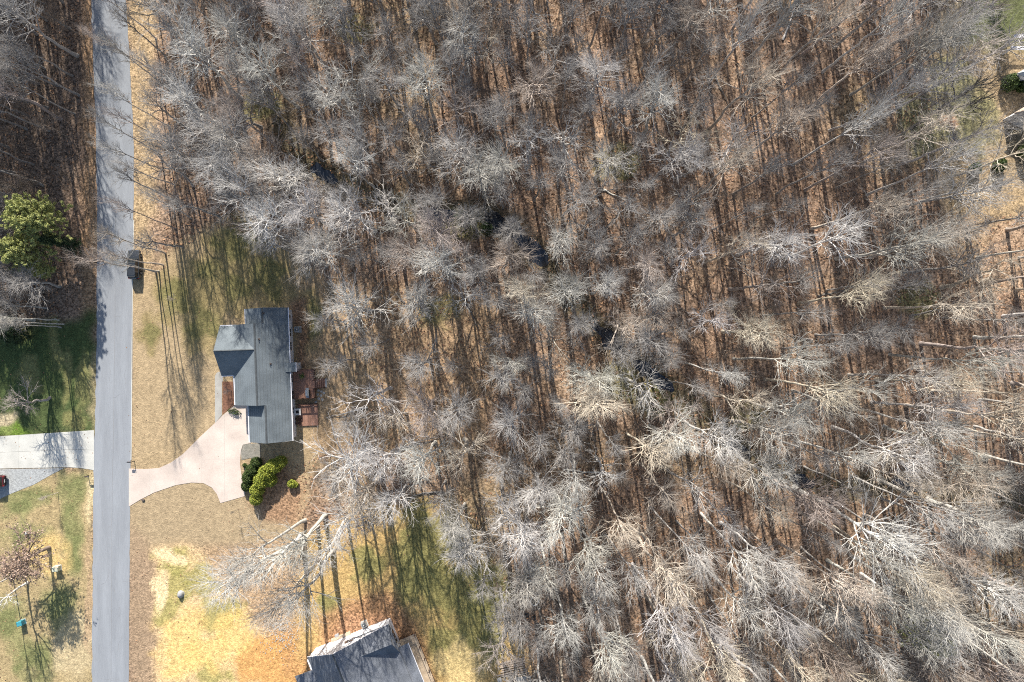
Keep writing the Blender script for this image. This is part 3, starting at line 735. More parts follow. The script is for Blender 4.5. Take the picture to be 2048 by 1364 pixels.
LANDMARKS = [('the creek pool',1040,470),('the creek bend',1235,690),('the lower creek',1600,960),('the upper creek',650,360),('the bright starburst crown',1065,639),
 ('the largest round white crown',1200,756),('the looping cream-limbed tree',1256,642),('the broadest white fan crown',1035,1063),('the round tub',1069,1200),('the deck stairs',640,766),
 ('the green hedge shrub',535,955),('the parked SUV',268,530),('the long grey roof',530,700),('the front lawn',470,500),('the street top',220,20),('the upper street',230,250),('the biggest pine',65,430),
 ('the shady green lawn',90,760),('the lower house',730,1310),('the straw patch',400,1240),('the lumber stack',1032,1346),('the lower lawn',900,1180),('the fallen dark treetop',845,880),
 ('the fallen dark log',845,988),('the tan right lawn',1960,370),('the green corner lawn',1970,50),('the pergola',2030,85),('the thick dark leaning tree',1880,200),('the isolated white crown',1753,793),
 ('the sprawling white right crown',1938,891),('the young corner pine',1895,1310),('the tall bright trunk',1700,1035),('the splayed cream tree',1305,1123),('the spreading top-edge crown',964,62),
 ('the silvery creek crown',1057,282),('the round silvery crown',700,320),('the many-branched white crown',1387,507),('the forked cream tree',916,905),('the dark log at right',1660,586),
 ('the short fallen limb below',1440,1330),('the upper left corner',60,40),('the lower right corner',2000,1330),('the top edge middle right',1400,30),('the top edge far right',1700,30),('the right edge middle',2010,680),('the photo middle',1024,682)]
DIRS = ['right of','above right of','above','above left of','left of','below left of','below','below right of']
used_labels = set(t['label'] for t in TREES if t['label'])
def own_label(look, shape, u, v):
    cand = sorted(LANDMARKS, key=lambda l: (l[1]-u)**2+(l[2]-v)**2)[:7]
    for pre in ('', 'smaller '):
        for (nm, a, b) in cand:
            d = math.hypot(u-a, v-b); k = int(round(math.atan2(b-v, u-a)/(math.pi/4)))%8
            w = 'close ' if d < 70 else ('' if d < 190 else 'well ')
            lab = f"{pre}{look} {shape} {w}{DIRS[k]} {nm}"
            if lab not in used_labels:
                used_labels.add(lab); return lab
    return lab
SHAPE = {'tall':'tall bare tree', 'poplar':'upswept bare tree', 'oak':'wide-limbed bare tree', 'slim':'slender bare tree'}

def visible(t):
    zc = t['H']*0.8; k = FPX/(CAM_H-zc); u = 1024+t['x']*k; v = 682-t['y']*k; m = t['R']*k*0.6
    b = px(t['x'], t['y'])
    return (-m < u < 2048+m and -m < v < 1364+m) or (0 < b[0] < 2048 and 0 < b[1] < 1364)
vis = [t for t in TREES if visible(t)]
vis.sort(key=lambda t: (t['label'] is None, not t.get('pr'), -t['R']*t['H']))
INDIV = vis[:300]; keep = set(id(t) for t in INDIV); REST = [t for t in TREES if id(t) not in keep]
first = {}
for t in INDIV:
    d = PROTO[t['p']]; u, v = px(t['x'], t['y'])
    lab = t['label']; grp = 'bare trees of the woods'
    if not lab:
        kc = FPX/(CAM_H-0.8*t['H']); lab = own_label(LOOKW[t['look']], SHAPE[t['style']], 1024+t['x']*kc, 682-t['y']*kc)
    z = ground_z(t['x'], t['y'])-0.12
    root = thing("bare_tree", lab, "tree", (t['x'], t['y'], z), t['rz'], grp)
    tl = t['tilt'] or (random.gauss(0,0.028), random.gauss(0,0.028))
    rot = Matrix.Rotation(tl[0], 3, 'X') @ Matrix.Rotation(tl[1], 3, 'Y') @ Matrix.Rotation(t['rz'], 3, 'Z')
    root.rotation_euler = rot.to_euler()
    sc = min(max(t['R']/d['R'], 0.6), 1.5); an_ = random.uniform(.82,1.2); root.scale = (sc*an_, sc/an_, t['H']/d['H'])
    c = jit(COLS[t['look']])
    for nm, me, f in (("trunk", d['tm'], 1.08), ("crown", d['cm'], 1.0)):
        o = bpy.data.objects.new(nm, me); C.objects.link(o); o.parent = root
        o.color = (c[0]*f, c[1]*f, c[2]*f, 1)
    first.setdefault(t['p'], root)
print("TREES individual", len(INDIV), "rest", len(REST))

# trees beyond the countable ones and out of frame: one object
def scatter_group(protos):
    ng = bpy.data.node_groups.new("scatter_trees", 'GeometryNodeTree')
    ng.interface.new_socket("Geometry", in_out='INPUT', socket_type='NodeSocketGeometry')
    ng.interface.new_socket("Geometry", in_out='OUTPUT', socket_type='NodeSocketGeometry')
    N = ng.nodes; L = ng.links
    gi = N.new("NodeGroupInput"); go = N.new("NodeGroupOutput"); jn = N.new("GeometryNodeJoinGeometry")
    def attr(nm, ty):
        a = N.new("GeometryNodeInputNamedAttribute"); a.data_type = ty; a.inputs["Name"].default_value = nm; return a.outputs["Attribute"]
    ai = attr("idx", 'INT'); ar = attr("rot", 'FLOAT_VECTOR'); asc = attr("scl", 'FLOAT_VECTOR')
    for k, objs in protos.items():
        cmp = N.new("FunctionNodeCompare"); cmp.data_type = 'INT'; cmp.operation = 'EQUAL'
        ii = [s for s in cmp.inputs if s.type == 'INT' and s.enabled]
        L.new(ai, ii[0]); ii[1].default_value = k
        for ob in objs:
            oi = N.new("GeometryNodeObjectInfo"); oi.inputs["Object"].default_value = ob; oi.inputs["As Instance"].default_value = True; oi.transform_space = 'ORIGINAL'
            ip = N.new("GeometryNodeInstanceOnPoints")
            L.new(gi.outputs[0], ip.inputs["Points"]); L.new(cmp.outputs[0], ip.inputs["Selection"]); L.new(oi.outputs["Geometry"], ip.inputs["Instance"])
            e2r = N.new("FunctionNodeEulerToRotation"); L.new(ar, e2r.inputs[0]); L.new(e2r.outputs[0], ip.inputs["Rotation"]); L.new(asc, ip.inputs["Scale"])
            L.new(ip.outputs[0], jn.inputs[0])
    L.new(jn.outputs[0], go.inputs[0])
    return ng
if REST:
    pm = bpy.data.meshes.new("woodland"); pm.from_pydata([(t['x'], t['y'], ground_z(t['x'], t['y'])-0.12) for t in REST], [], [])
    a = pm.attributes.new("idx", 'INT', 'POINT'); a.data.foreach_set("value", [t['p'] for t in REST])
    a = pm.attributes.new("rot", 'FLOAT_VECTOR', 'POINT'); a.data.foreach_set("vector", np.array([(random.gauss(0,.03), random.gauss(0,.03), t['rz']) for t in REST], np.float32).ravel())
    a = pm.attributes.new("scl", 'FLOAT_VECTOR', 'POINT'); a.data.foreach_set("vector", np.array([(min(max(t['R']/PROTO[t['p']]['R'],.6),1.5)*random.uniform(.8,1.1),min(max(t['R']/PROTO[t['p']]['R'],.6),1.5)*random.uniform(.9,1.2))+(t['H']/PROTO[t['p']]['H'],) for t in REST], np.float32).ravel())
    wo = obj("woodland", pm); wo['kind'] = 'stuff'; wo['label'] = 'further bare winter trees of the surrounding woodland'; wo['category'] = 'woodland'
    wo.color = (0.34,0.32,0.30,1)
    used = {t['p'] for t in REST}
    pr = {k: [c for c in first[k].children] for k in used if k in first}
    md = wo.modifiers.new("scatter", 'NODES'); md.node_group = scatter_group(pr)

# understory: saplings and brush too tangled to count
SAP = []
for i in range(4):
    d = bare_tree(700+i, 'sap'); v1, q1 = d['trunk']; v2, q2 = d['crown']; SAP.append(joinm([(v1, q1), (v2, q2)]))
vs_all = []; qs_all = []; off = 0; cnt = 0
for _ in range(2600):
    x = random.uniform(-90, 90); y = random.uniform(-60, 64); u, v = px(x, y)
    if pt_in(CLEAR, u, v) or pt_in(LAWN_R, u, v): continue
    if np.min((CR[:,0]-x)**2+(CR[:,1]-y)**2) < 1.0**2: continue
    dens = vnoise(np.array([x]), np.array([y]), 9.0, 17)[0]
    if pt_in(YARD, u, v): dens *= 0.35
    if u < 168: dens = 1.1
    if random.random() > dens*0.85: continue
    sv_, sq_ = SAP[random.randrange(4)]
    a = random.uniform(0, 6.283); s = random.uniform(0.45, 1.25); ca_, sa_ = math.cos(a)*s, math.sin(a)*s
    P_ = np.stack([sv_[:,0]*ca_-sv_[:,1]*sa_+x, sv_[:,0]*sa_+sv_[:,1]*ca_+y, sv_[:,2]*s+ground_z(x, y)-0.05], -1)
    vs_all.append(P_); qs_all.append(sq_+off); off += len(P_); cnt += 1
    if cnt >= 420: break
um = mesh_np("undergrowth", np.concatenate(vs_all), np.concatenate(qs_all))
uo = obj("undergrowth", um, M['bark']); uo['kind'] = 'stuff'; uo['label'] = 'tangled leafless saplings and brush under the trees'; uo['category'] = 'undergrowth'; uo.color = (0.27,0.225,0.19,1)
print("SAPLINGS", cnt)

# loose leaves on the woodland floor
def quad_cloud(cent, size, r, flat=0.0, aspect=1.6):
    n = len(cent); nrm = r.normal(0, 1, (n,3))
    if flat: nrm = nrm*(1-flat)+np.array([0,0,1.0])*flat*np.sign(r.random((n,1))+0.1)
    nrm /= np.linalg.norm(nrm, axis=1, keepdims=True)
    t = np.cross(nrm, r.normal(0, 1, (n,3))); t /= np.linalg.norm(t, axis=1, keepdims=True)+1e-9
    w = np.cross(nrm, t); s = (size*(0.6+0.8*r.random(n)))[:,None]
    a = cent-t*s*aspect*0.5; b = cent+w*s*0.5; c = cent+t*s*aspect*0.5; d = cent-w*s*0.5
    return np.stack([a,b,c,d], 1).reshape(-1,3), np.arange(n*4).reshape(-1,4)

r = np.random.default_rng(91)
def scatter_leaves(name, label, n, dens, size, m):
    x = r.uniform(-88, 88, n); y = r.uniform(-60, 60, n); u = x*FPX/CAM_H+1024; v = 682-y*FPX/CAM_H
    k = r.random(n) < dens(u, v, x, y); x, y = x[k], y[k]
    z = np.array([ground_z(a, b) for a, b in zip(x, y)])+0.06
    q = quad_cloud(np.stack([x, y, z], -1), size, r, 0.75, 1.5)
    o = obj(name, mesh_np(name, *q), m); o['kind'] = 'stuff'; o['label'] = label; o['category'] = 'leaves'
def dens_woods(u, v, x, y):
    d = np.where(in_poly(u, v, CLEAR) | in_poly(u, v, LAWN_R), 0.0, 1.0)
    return d*np.clip(fbm(x, y, 5, 301)*2.4-0.6, 0, 1)
def dens_yard(u, v, x, y):
    d = np.where(in_poly(u, v, CLEAR), 1.0, 0.0)*np.clip(fbm(x, y, 6, 311)*3-1.2, 0, 1)
    d = np.where((u > 188) & (u < 262), d*np.where((u < 193) | (u > 257), 0.5, 0.06), d)
    d = np.where((u > 262) & (u < 500) & (v > 840) & (v < 1010), d*0.12, d)
    return d
scatter_leaves("leaf_litter", "curled brown leaves drifted over the woodland floor", 60000, dens_woods, 0.26, M['leaf_litter'])
scatter_leaves("lawn_leaves", "stray brown leaves blown over the lawns and street edge", 16000, dens_yard, 0.13, M['leaf_litter'])

# ------------------------------------------------------------------ evergreens and shrubs
def lumpy(r, n, lobes):
    """points near the surface of a union of ellipsoids: lobes (x,y,z,rx,ry,rz)"""
    lb = np.array(lobes, float); wgt = (lb[:,3]*lb[:,4]+lb[:,4]*lb[:,5]); k = r.choice(len(lb), n, p=wgt/wgt.sum())
    d = r.normal(0, 1, (n,3)); d /= np.linalg.norm(d, axis=1, keepdims=True)
    rad = 1-0.35*r.random(n)**2+r.normal(0, 0.05, n)
    p = lb[k,:3]+d*lb[k,3:]*rad[:,None]
    return p[p[:,2] > 0.03]
def shrub(name, label, lobes, n, size, m, loc, cat='shrub', stems=True, aspect=1.8, seed=1, rz=0, group=None):
    r = np.random.default_rng(seed); t = thing(name, label, cat, loc, rz, group)
    p = lumpy(r, n, lobes); v, q = quad_cloud(p, size, r, 0.2, aspect)
    obj("foliage", mesh_np("foliage", v, q), m, t)
    mb = MB()
    for (x,y,z,a,b,c) in lobes: mb.tube([(x*0.6,y*0.6,-0.05),(x*0.8,y*0.8,z*0.6),(x,y,z+c*0.5)], [0.06,0.045,0.015], 6)
    o = mb.build("stem", M['bark'], t); o.color = (0.2,0.15,0.11,1)
    return t
gz = lambda u, v: (lambda p: (p[0], p[1], ground_z(p[0], p[1])))(W2(u, v))
# bright arborvitae row (three lobes strung in an arc) and the dark shrub beside it
x0, y0 = W2(540,955)
def rel(u, v, z): 
    a = W(u, v, z); return (a[0]-x0, a[1]-y0)
lob = []
for (u,v,z,rx,ry,rz_) in [(512,998,1.1,1.0,1.0,1.1),(514,980,1.3,1.1,1.1,1.3),(522,962,1.5,1.2,1.3,1.5),(533,945,1.6,1.3,1.3,1.6),(548,932,1.6,1.35,1.2,1.6),(560,924,1.4,1.1,1.0,1.4),(540,960,1.2,1.1,1.1,1.2)]:
    a = rel(u, v, z); lob.append((a[0], a[1], z*0.95, rx, ry, rz_))
shrub("evergreen_shrub", "long bright yellow-green evergreen hedge shrub beside the concrete driveway", lob, 17000, 0.12, M['leaf_green'], (x0,y0,0), seed=3)
x0, y0 = W2(500,948); lob = []
for (u,v,z,rx,ry,rz_) in [(492,972,0.8,0.8,0.9,0.8),(495,955,0.9,0.9,1.1,1.0),(503,940,1.0,0.95,1.1,1.1),(512,925,0.9,0.9,0.9,1.0)]:
    a = rel(u, v, z); lob.append((a[0], a[1], z*0.9, rx, ry, rz_))
shrub("evergreen_shrub", "dark green rounded shrub between the driveway and the bright hedge", lob, 9000, 0.105, M['leaf_dark'], (x0,y0,0), seed=4)
shrub("evergreen_shrub", "small yellow-green shrub right of the bright hedge", [(0,0,0.6,0.7,0.65,0.65),(0.5,-0.2,0.45,0.5,0.45,0.45)], 1500, 0.15, M['leaf_green'], gz(586,966), seed=5)
shrub("evergreen_shrub", "tiny dark shrub in the bed above the driveway hedge", [(0,0,0.3,0.35,0.35,0.35)], 500, 0.1, M['leaf_dark'], gz(491,930), seed=6)
shrub("evergreen_shrub", "small grey-green shrub at the garage corner of the mulch bed", [(0,0,0.4,0.6,0.5,0.4),(-0.6,0.1,0.3,0.5,0.4,0.3),(0.6,-0.3,0.3,0.5,0.4,0.35)], 330, 0.11, M['leaf_dark'], gz(470,822), seed=7)
for k, (u,v,s,lab) in enumerate([(2008,172,1.5,'dark bush left of the grey bay roof at the right edge'),(2036,176,1.2,'dark green bush between the bay roofs at the right edge'),(1942,342,1.1,'rounded dark bush on the tan right lawn'),(1990,335,1.2,'narrow dark bush on the tan right lawn'),(2042,305,1.5,'dark bush at the right edge of the tan lawn')]):
    shrub("lawn_shrub", lab, [(0,0,0.9*s,0.8*s,0.9*s,0.95*s),(0.4*s,0.5*s,0.7*s,0.6*s,0.6*s,0.7*s)], 2400, 0.14, M['leaf_dark'], gz(u, v), seed=20+k)

def conifer(name, label, loc, H, R, m, n_tuft, seed, base=0.25, round_=0.5, group=None):
    r = np.random.default_rng(seed); t = thing(name, label, "tree", loc, 0, group)
    K = 8; tt = np.linspace(0,1,K); P = np.zeros((1,K,3)); P[0,:,2] = tt*H; P[0,:,:2] = np.cumsum(r.normal(0,0.08,(K,2)),0); P[0,:,:2] -= P[0,0,:2]
    Rr = (0.17*(1-tt)+0.02)[None,:]*(H/12)
    def L(s, N, n, rr):
        q = np.clip((s-base)/(1-base), 0, 1); return R*np.clip((1-q)**round_, 0.12, 1)*(0.6+0.55*rr.random((N,n)))
    nb = int(H*5)
    P1, Q1 = grow(r, P, Rr, nb, base, 0.985, L, (1.1,1.5), 0.03, 5, 0.04, 0.12, 0.3)
    v, q = joinm([tubes(P, Rr, 8), tubes(P1, Q1, 4)])
    o = obj("trunk", mesh_np("trunk", v, q, smooth=True), M['bark'], t); o.color = (0.2,0.16,0.13,1)
    def L2(s, N, n, rr): return (0.35+0.5*rr.random((N,n)))*R/2.6
    P2, Q2 = grow(r, P1, Q1, 8, 0.15, 1.0, L2, (0.5,1.1), 0.08, 3, 0.012, 0.15, 0.6)
    pts = P2[:,1:].reshape(-1,3); pts = pts[r.integers(0, len(pts), n_tuft)]+r.normal(0,0.10,(n_tuft,3))
    v2, q2 = quad_cloud(pts, 0.075, r, 0.25, 3.6)
    obj("crown", mesh_np("crown", v2, q2), m, t)
    return t
conifer("pine_tree", "yellow-green pine left of the street, the biggest green crown there", gz(140,456), 12.5, 4.3, M['leaf_pine'], 62000, 1, 0.4, 0.3)
conifer("pine_tree", "duller pine below the biggest green crown left of the street", gz(108,515), 11, 3.8, M['leaf_pine'], 32000, 2, 0.35, 0.4)
conifer("pine_tree", "small light green pine nearest the shady woods edge left of the street", gz(122,545), 7.5, 1.7, M['leaf_pine'], 4500, 3, 0.3, 0.5)
conifer("pine_tree", "dark cedar deep in shade at the left edge above the green lawn", gz(58,670), 7, 2.2, M['leaf_pine_dark'], 9000, 4, 0.1, 0.6)
conifer("pine_tree", "dark cedar between the pines and the green lawn at left", gz(20,640), 11, 2.6, M['leaf_pine_dark'], 9000, 9, 0.1, 0.6)
conifer("pine_tree", "dark cedar beside the street casting its shadow on the asphalt", gz(165,495), 10, 1.5, M['leaf_pine_dark'], 8000, 10, 0.1, 0.6)
conifer("pine_tree", "young yellow-green pine in the bottom right corner of the woods", gz(1810,1243), 11, 3.4, M['leaf_pine'], 24000, 5, 0.2, 0.6)
conifer("pine_tree", "young dull green cedar left of the creek pool", gz(930,450), 7, 1.9, M['leaf_pine_dark'], 5000, 6, 0.15, 0.6)
conifer("pine_tree", "small dark cedar right beside the creek pool", gz(975,462), 6, 1.3, M['leaf_pine_dark'], 3500, 7, 0.12, 0.6)
conifer("pine_tree", "dark green cedar at the top right lawn corner", gz(1985,-10), 9, 2.4, M['leaf_pine_dark'], 6000, 8, 0.15, 0.6)

# oak that kept its withered leaves, lower left
t = thing("oak_tree", "broad oak with withered pinkish-brown leaves beside the utility boxes", "tree", gz(98,1096))
r = np.random.default_rng(77); d = PROTO[6]
sc = 0.60; tv, tq = d['trunk']; P_ = tv*np.array([sc*2.2,sc*2.2,sc*0.68])
o = obj("trunk", mesh_np("trunk", P_, tq, smooth=True), M['bark'], t); o.color = (0.24,0.19,0.16,1)
cv_, cq_ = d['crown']; P_ = cv_*np.array([sc*2.2,sc*2.2,sc*0.68])
o = obj("crown", mesh_np("crown", P_, cq_), M['bark'], t); o.color = (0.34,0.27,0.22,1)
lp = P_[r.integers(0, len(P_), 3800)]+r.normal(0,0.12,(3800,3))
v_, q_ = quad_cloud(lp, 0.17, r, 0.3, 1.7); obj("leaves", mesh_np("leaves", v_, q_), M['leaf_brown'], t)
# bare yard trees and saplings
def lone(name, label, loc, H, R, look, style, cat="tree", rz=None, tilt=(0,0), group=None):
    d = PROTO[pick(style)]; t_ = thing(name, label, cat, loc, 0, group)
    t_.rotation_euler = (Matrix.Rotation(tilt[0],3,'X') @ Matrix.Rotation(tilt[1],3,'Y') @ Matrix.Rotation(random.uniform(0,6.28) if rz is None else rz,3,'Z')).to_euler()
    s = R/d['R']; t_.scale = (s, s, H/d['H']); c = jit(COLS[look])
    for nm, me in (("trunk", d['tm']), ("crown", d['cm'])):
        o = bpy.data.objects.new(nm, me); C.objects.link(o); o.parent = t_; o.color = c
    return t_
lone("bare_tree", "whitish bare tree at the left edge below the withered oak", gz(55,1165), 13, 2.6, 'white', 'oak')
lone("bare_tree", "slender bare tree behind the teal utility box", gz(25,1150), 14, 1.8, 'grey', 'slim')
lone("bare_tree", "bushy brown-twigged bare tree on the shady green lawn at left", gz(100,795), 8, 3.4, 'brown', 'oak', tilt=(0,-0.25))
lone("sapling", "small sapling on the grass below the slab driveway", gz(116,985), 4.0, 0.7, 'brown', 'slim', "sapling")
lone("sapling", "thin sapling standing alone on the brown lawn below the driveway", gz(477,1018), 3.2, 0.35, 'dark', 'slim', "sapling")
lone("sapling", "little ornamental tree in the mulch bed by the front door", gz(463,782), 2.6, 0.8, 'dark', 'oak', "sapling")
lone("sapling", "dark thin sapling in the lawn just above the parked SUV shadow", gz(352,600), 2.4, 0.8, 'brown', 'oak', "sapling")

# fallen wood
def fallen(name, label, pts, r0, twigs, seed, look, up=0.5):
    r = np.random.default_rng(seed); P = np.array([[ (W(u,v,z)[0], W(u,v,z)[1], z) for u,v,z in pts ]], float)
    f = np.linspace(0,1,12)*(P.shape[1]-1); i = np.clip(f.astype(int),0,P.shape[1]-2); tt = (f-i)[:,None]
    P = (P[0,i]*(1-tt)+P[0,i+1]*tt)[None]+r.normal(0,0.05,(1,12,3)); c = P[0,0].copy(); P -= c
    R_ = (r0*(1-0.75*np.linspace(0,1,12)))[None]
    t_ = thing(name, label, "fallen tree", tuple(c))
    o = obj("trunk", mesh_np("trunk", *tubes(P, R_, 8), smooth=True), M['bark'], t_); o.color = jit(COLS[look])
    if twigs:
        P1, Q1 = grow(r, P, R_, twigs, 0.25, 1.0, lambda s,N,n,rr: 1.2+1.6*rr.random((N,n)), (0.5,1.1), 0.04, 5, 0.06, 0.2, 0.4)
        P2, Q2 = grow(r, P1, Q1, 7, 0.2, 1.0, lambda s,N,n,rr: 0.5+0.7*rr.random((N,n)), (0.5,1.0), 0.03, 4, 0.025, 0.2, 0.5)
        P3, Q3 = grow(r, P2, Q2, 4, 0.2, 1.0, lambda s,N,n,rr: 0.3+0.4*rr.random((N,n)), (0.5,1.0), 0.03, 3, 0.014, 0.2, 0.5)
        v, q = joinm([tubes(P1,Q1,5), tubes(P2,Q2,4), tubes(P3,Q3,3)]); o = obj("branches", mesh_np("branches", v, q), M['bark'], t_); o.color = jit(COLS[look])
    return t_
fallen("fallen_tree", "dark brushy fallen treetop on the ground right of the pale twig mass", [(790,905,0.3),(840,882,0.6),(885,872,0.5)], 0.16, 12, 1, 'dark')
fallen("fallen_tree", "dark fallen log lying across the top of the lower lawn", [(888,984,0.25),(845,986,0.3),(800,1000,0.3)], 0.2, 4, 2, 'dark')
fallen("fallen_tree", "white-limbed toppled tree above the dark brushy treetop", [(745,960,2.0),(790,905,4.0),(840,870,5.0)], 0.17, 14, 3, 'white')
fallen("fallen_tree", "short dark log lying in the right-hand woods", [(1635,592,0.3),(1690,580,0.3)], 0.22, 2, 4, 'dark')
fallen("fallen_tree", "dark fallen limb near the bottom edge right of the lower lawn", [(1390,1338,0.4),(1450,1330,0.6),(1490,1310,0.9)], 0.14, 6, 5, 'dark')

k = 0
while k < 16:
    u = random.uniform(560, 2000); v = random.uniform(20, 1340)
    if pt_in(CLEAR, u, v) or pt_in(LAWN_R, u, v): continue
    an = random.uniform(0, 6.28); L_ = random.uniform(35, 95); look = random.choice(['grey','white','dark','brown'])
    x1, y1 = W2(u, v); x2, y2 = W2(u+L_*math.cos(an), v+L_*math.sin(an))
    fallen("fallen_log", own_label(LOOKW[look], 'fallen log', u, v), [(u,v,ground_z(x1,y1)+.15),(u+L_*math.cos(an),v+L_*math.sin(an),ground_z(x2,y2)+.2)], random.uniform(.12,.22), 0, 50+k, look)
    k += 1

# ------------------------------------------------------------------ grey-roofed house
HX, HY = W2(575.5, 615, 3.2); HROT = math.radians(2.06)
house = thing("ranch_house", "long grey-shingled house with front gable beside the curving driveway", "house", (HX,HY,0), HROT)
def roof_block(name, root, xw, xr, xe, y0, y1, ze_w, zr, ze_e, m, th=0.16):
    mb = MB(); mb.extrude_y([(xw,ze_w-th),(xe,ze_e-th),(xe,ze_e),(xr,zr),(xw,ze_w)], y1, y0)
    return mb.build(name, m, root)
PM = 0.6; ZE = 3.2
def zr_of(h): return ZE+h*PM
# walls
mb = MB()
mb.box(-6.55,-0.35,-2.5,-0.3,-0.2,3.04); mb.box(-8.7,-0.352,-15.5,-2.5,-0.2,3.04); mb.box(-6.55,-0.354,-21.35,-15.5,-0.2,3.04)
mb.box(-10.75,-8.7,-10.35,-2.95,-0.2,3.04)
mb.build("wall", M['siding'], house)
r1 = roof_block("roof", house, -6.95,-3.475,0,0,-2.5,ZE,zr_of(3.475),ZE,M['shingle'])
r2 = roof_block("roof", house, -9.1,-4.55,0,-2.5,-15.55,ZE,zr_of(4.55),ZE,M['shingle'])
r3 = roof_block("roof", house, -6.98,-3.49,0,-15.55,-21.66,ZE,zr_of(3.49),ZE,M['shingle'])
mb = MB(); zw = ZE+4.05*0.67; mb.extrude_x([(-10.70,ZE-.16),(-2.6,ZE-.16),(-2.6,ZE),(-6.65,zw),(-10.70,ZE)], -11.15, -4.6)
r4 = mb.build("roof", M['shingle'], house)
# shingle courses: faint raised butt lines, real steps on each slope
def courses(root, xe, xr, y0, y1, ze, pm, sgn):
    mb = MB(); n = int(abs(xr-xe)/0.42)
    for k in range(1, n):
        x = xe+(xr-xe)*k/n; z = ze+abs(x-xe)*pm
        mb.add([(x,y0-.02,z+.004),(x,y1+.02,z+.004),(x-sgn*0.05,y1+.02,z+.022-.05*pm),(x-sgn*0.05,y0-.02,z+.022-.05*pm)], [(0,1,2,3)])
    return mb
mb = courses(house, -9.1,-4.55,-10.7,-15.55,ZE,PM,1); mb.build("shingle_course", M['course'], r2)
mb = courses(house, 0,-4.55,-2.5,-15.55,ZE,PM,-1); mb.build("shingle_course", M['course'], r2)
mb = courses(house, 0,-3.49,-15.55,-21.66,ZE,PM,-1); mb.build("shingle_course", M['course'], r3)
mb = courses(house, -6.98,-3.49,-15.55,-21.66,ZE,PM,1); mb.build("shingle_course", M['course'], r3)
for rr_, xr, y0, y1, zr in [(r1,-3.475,0,-2.5,zr_of(3.475)),(r2,-4.55,-2.5,-15.55,zr_of(4.55)),(r3,-3.49,-15.55,-21.66,zr_of(3.49))]:
    mb = MB(); mb.extrude_y([(xr-.17,zr-.07),(xr+.17,zr-.07),(xr+.02,zr+.05),(xr-.02,zr+.05)], y1+.01, y0-.01); mb.build("ridge_cap", M['ridge'], rr_)
mb = MB(); mb.extrude_x([(-6.65-.15,zw-.07),(-6.65+.15,zw-.07),(-6.65,zw+.04)], -11.1,-4.75); mb.build("ridge_cap", M['ridge'], r4)
# plumbing vents on the roof
for (x,y) in [(-3.3,-0.9),(-4.0,-5.0),(-2.6,-9.0)]:
    z = ZE+abs(x)*PM; mb = MB(); mb.tube([(x,y,z-.1),(x,y,z+.35)], 0.06, 8); mb.box(x-.16,x+.16,y-.16,y+.16,z-.08,z+.03); mb.build("vent_pipe", M['iron'], house)
# gutters and rake boards
for (x,y0,y1) in [(0.06,-0.02,-9.0),(0.06,-10.55,-21.64),(-9.16,-10.72,-15.5),(-7.04,-15.6,-21.64),(-7.0,-0.02,-2.45)]:
    mb = MB(); mb.extrude_y([(x-.06,ZE-.14),(x+.07,ZE-.14),(x+.08,ZE+.01),(x-.055,ZE+.01)], y1, y0); mb.build("gutter", M['trim'], house)
for (y) in (-2.54, -10.76):
    mb = MB(); mb.box(-11.1,-9.12 if y < -5 else -7.1, y-.06, y+.06, ZE-.15, ZE+.01); mb.build("gutter", M['trim'], house)
# gable triangles
def gable(y, x0, x1, xr, zr, out):
    mb = MB(); mb.add([(x0,y,3.0),(x1,y,3.0),(xr,y,zr-.35),(x0,y+out,3.0),(x1,y+out,3.0),(xr,y+out,zr-.35)], [(0,1,2),(5,4,3),(0,3,4,1),(1,4,5,2),(2,5,3,0)])
    mb.build("gable_wall", M['siding'], house)
gable(0.015,-6.3,-0.6,-3.475,zr_of(3.475),0.02); gable(-21.68,-6.3,-0.6,-3.49,zr_of(3.49),-0.02)
# windows along the back wall, visible because of the lean
def window_x(root, x, y0, y1, z0, z1):
    mb = MB(); mb.box(x-.02,x+.05,y0-.08,y1+.08,z0-.08,z1+.08); f = mb.build("window", M['trim'], root)
    mb = MB(); mb.box(x+.05,x+.06,y0,(y0+y1)/2-.03,z0,z1); mb.build("pane", M['glass'], f)
    mb = MB(); mb.box(x+.05,x+.06,(y0+y1)/2+.03,y1,z0,z1); mb.build("pane", M['glass'], f)
for (y0,y1,z0,z1) in [(-4.6,-3.4,1.1,2.4),(-7.0,-5.6,1.1,2.4),(-12.2,-11.0,1.2,2.4),(-15.0,-13.6,0.95,2.45),(-17.4,-16.4,1.1,2.3)]:
    window_x(house, -0.34, y0, y1, z0, z1)
mb = MB(); mb.box(-0.36,-0.30,-1.9,-0.9,0.1,2.2); dr = mb.build("back_door", M['trim'], house)
mb = MB(); mb.box(-0.31,-0.285,-1.7,-1.1,1.1,2.0); mb.build("pane", M['glass'], dr)
# chimney bump-out on the back wall
mb = MB(); mb.box(-0.4,0.85,-10.35,-9.05,-0.2,3.0); mb.build("bump_out", M['siding'], house)
mb = MB(); mb.extrude_y([(-0.6,ZE+.30),(0.95,ZE-.15),(0.95,ZE-.02),(-0.6,ZE+.44)], -10.45, -8.95); mb.build("bump_out_roof", M['shingle'], house)
mb = MB(); mb.box(0.95,1.05,-10.47,-8.93,ZE-.2,ZE-.01); mb.build("gutter", M['trim'], house)
# front door porch slab and garage door (behind the eaves)
mb = MB(); mb.box(-10.6,-8.75,-11.9,-10.4,-0.1,0.15); mb.build("porch_slab", M['walk'], house)
mb = MB(); mb.box(-6.62,-6.55,-20.8,-16.4,0.05,2.3); mb.build("garage_door", M['trim'], house)
mb = MB(); mb.box(-8.78,-8.7,-11.9,-10.9,0.15,2.2); mb.build("front_door", M['darkwood'], house)

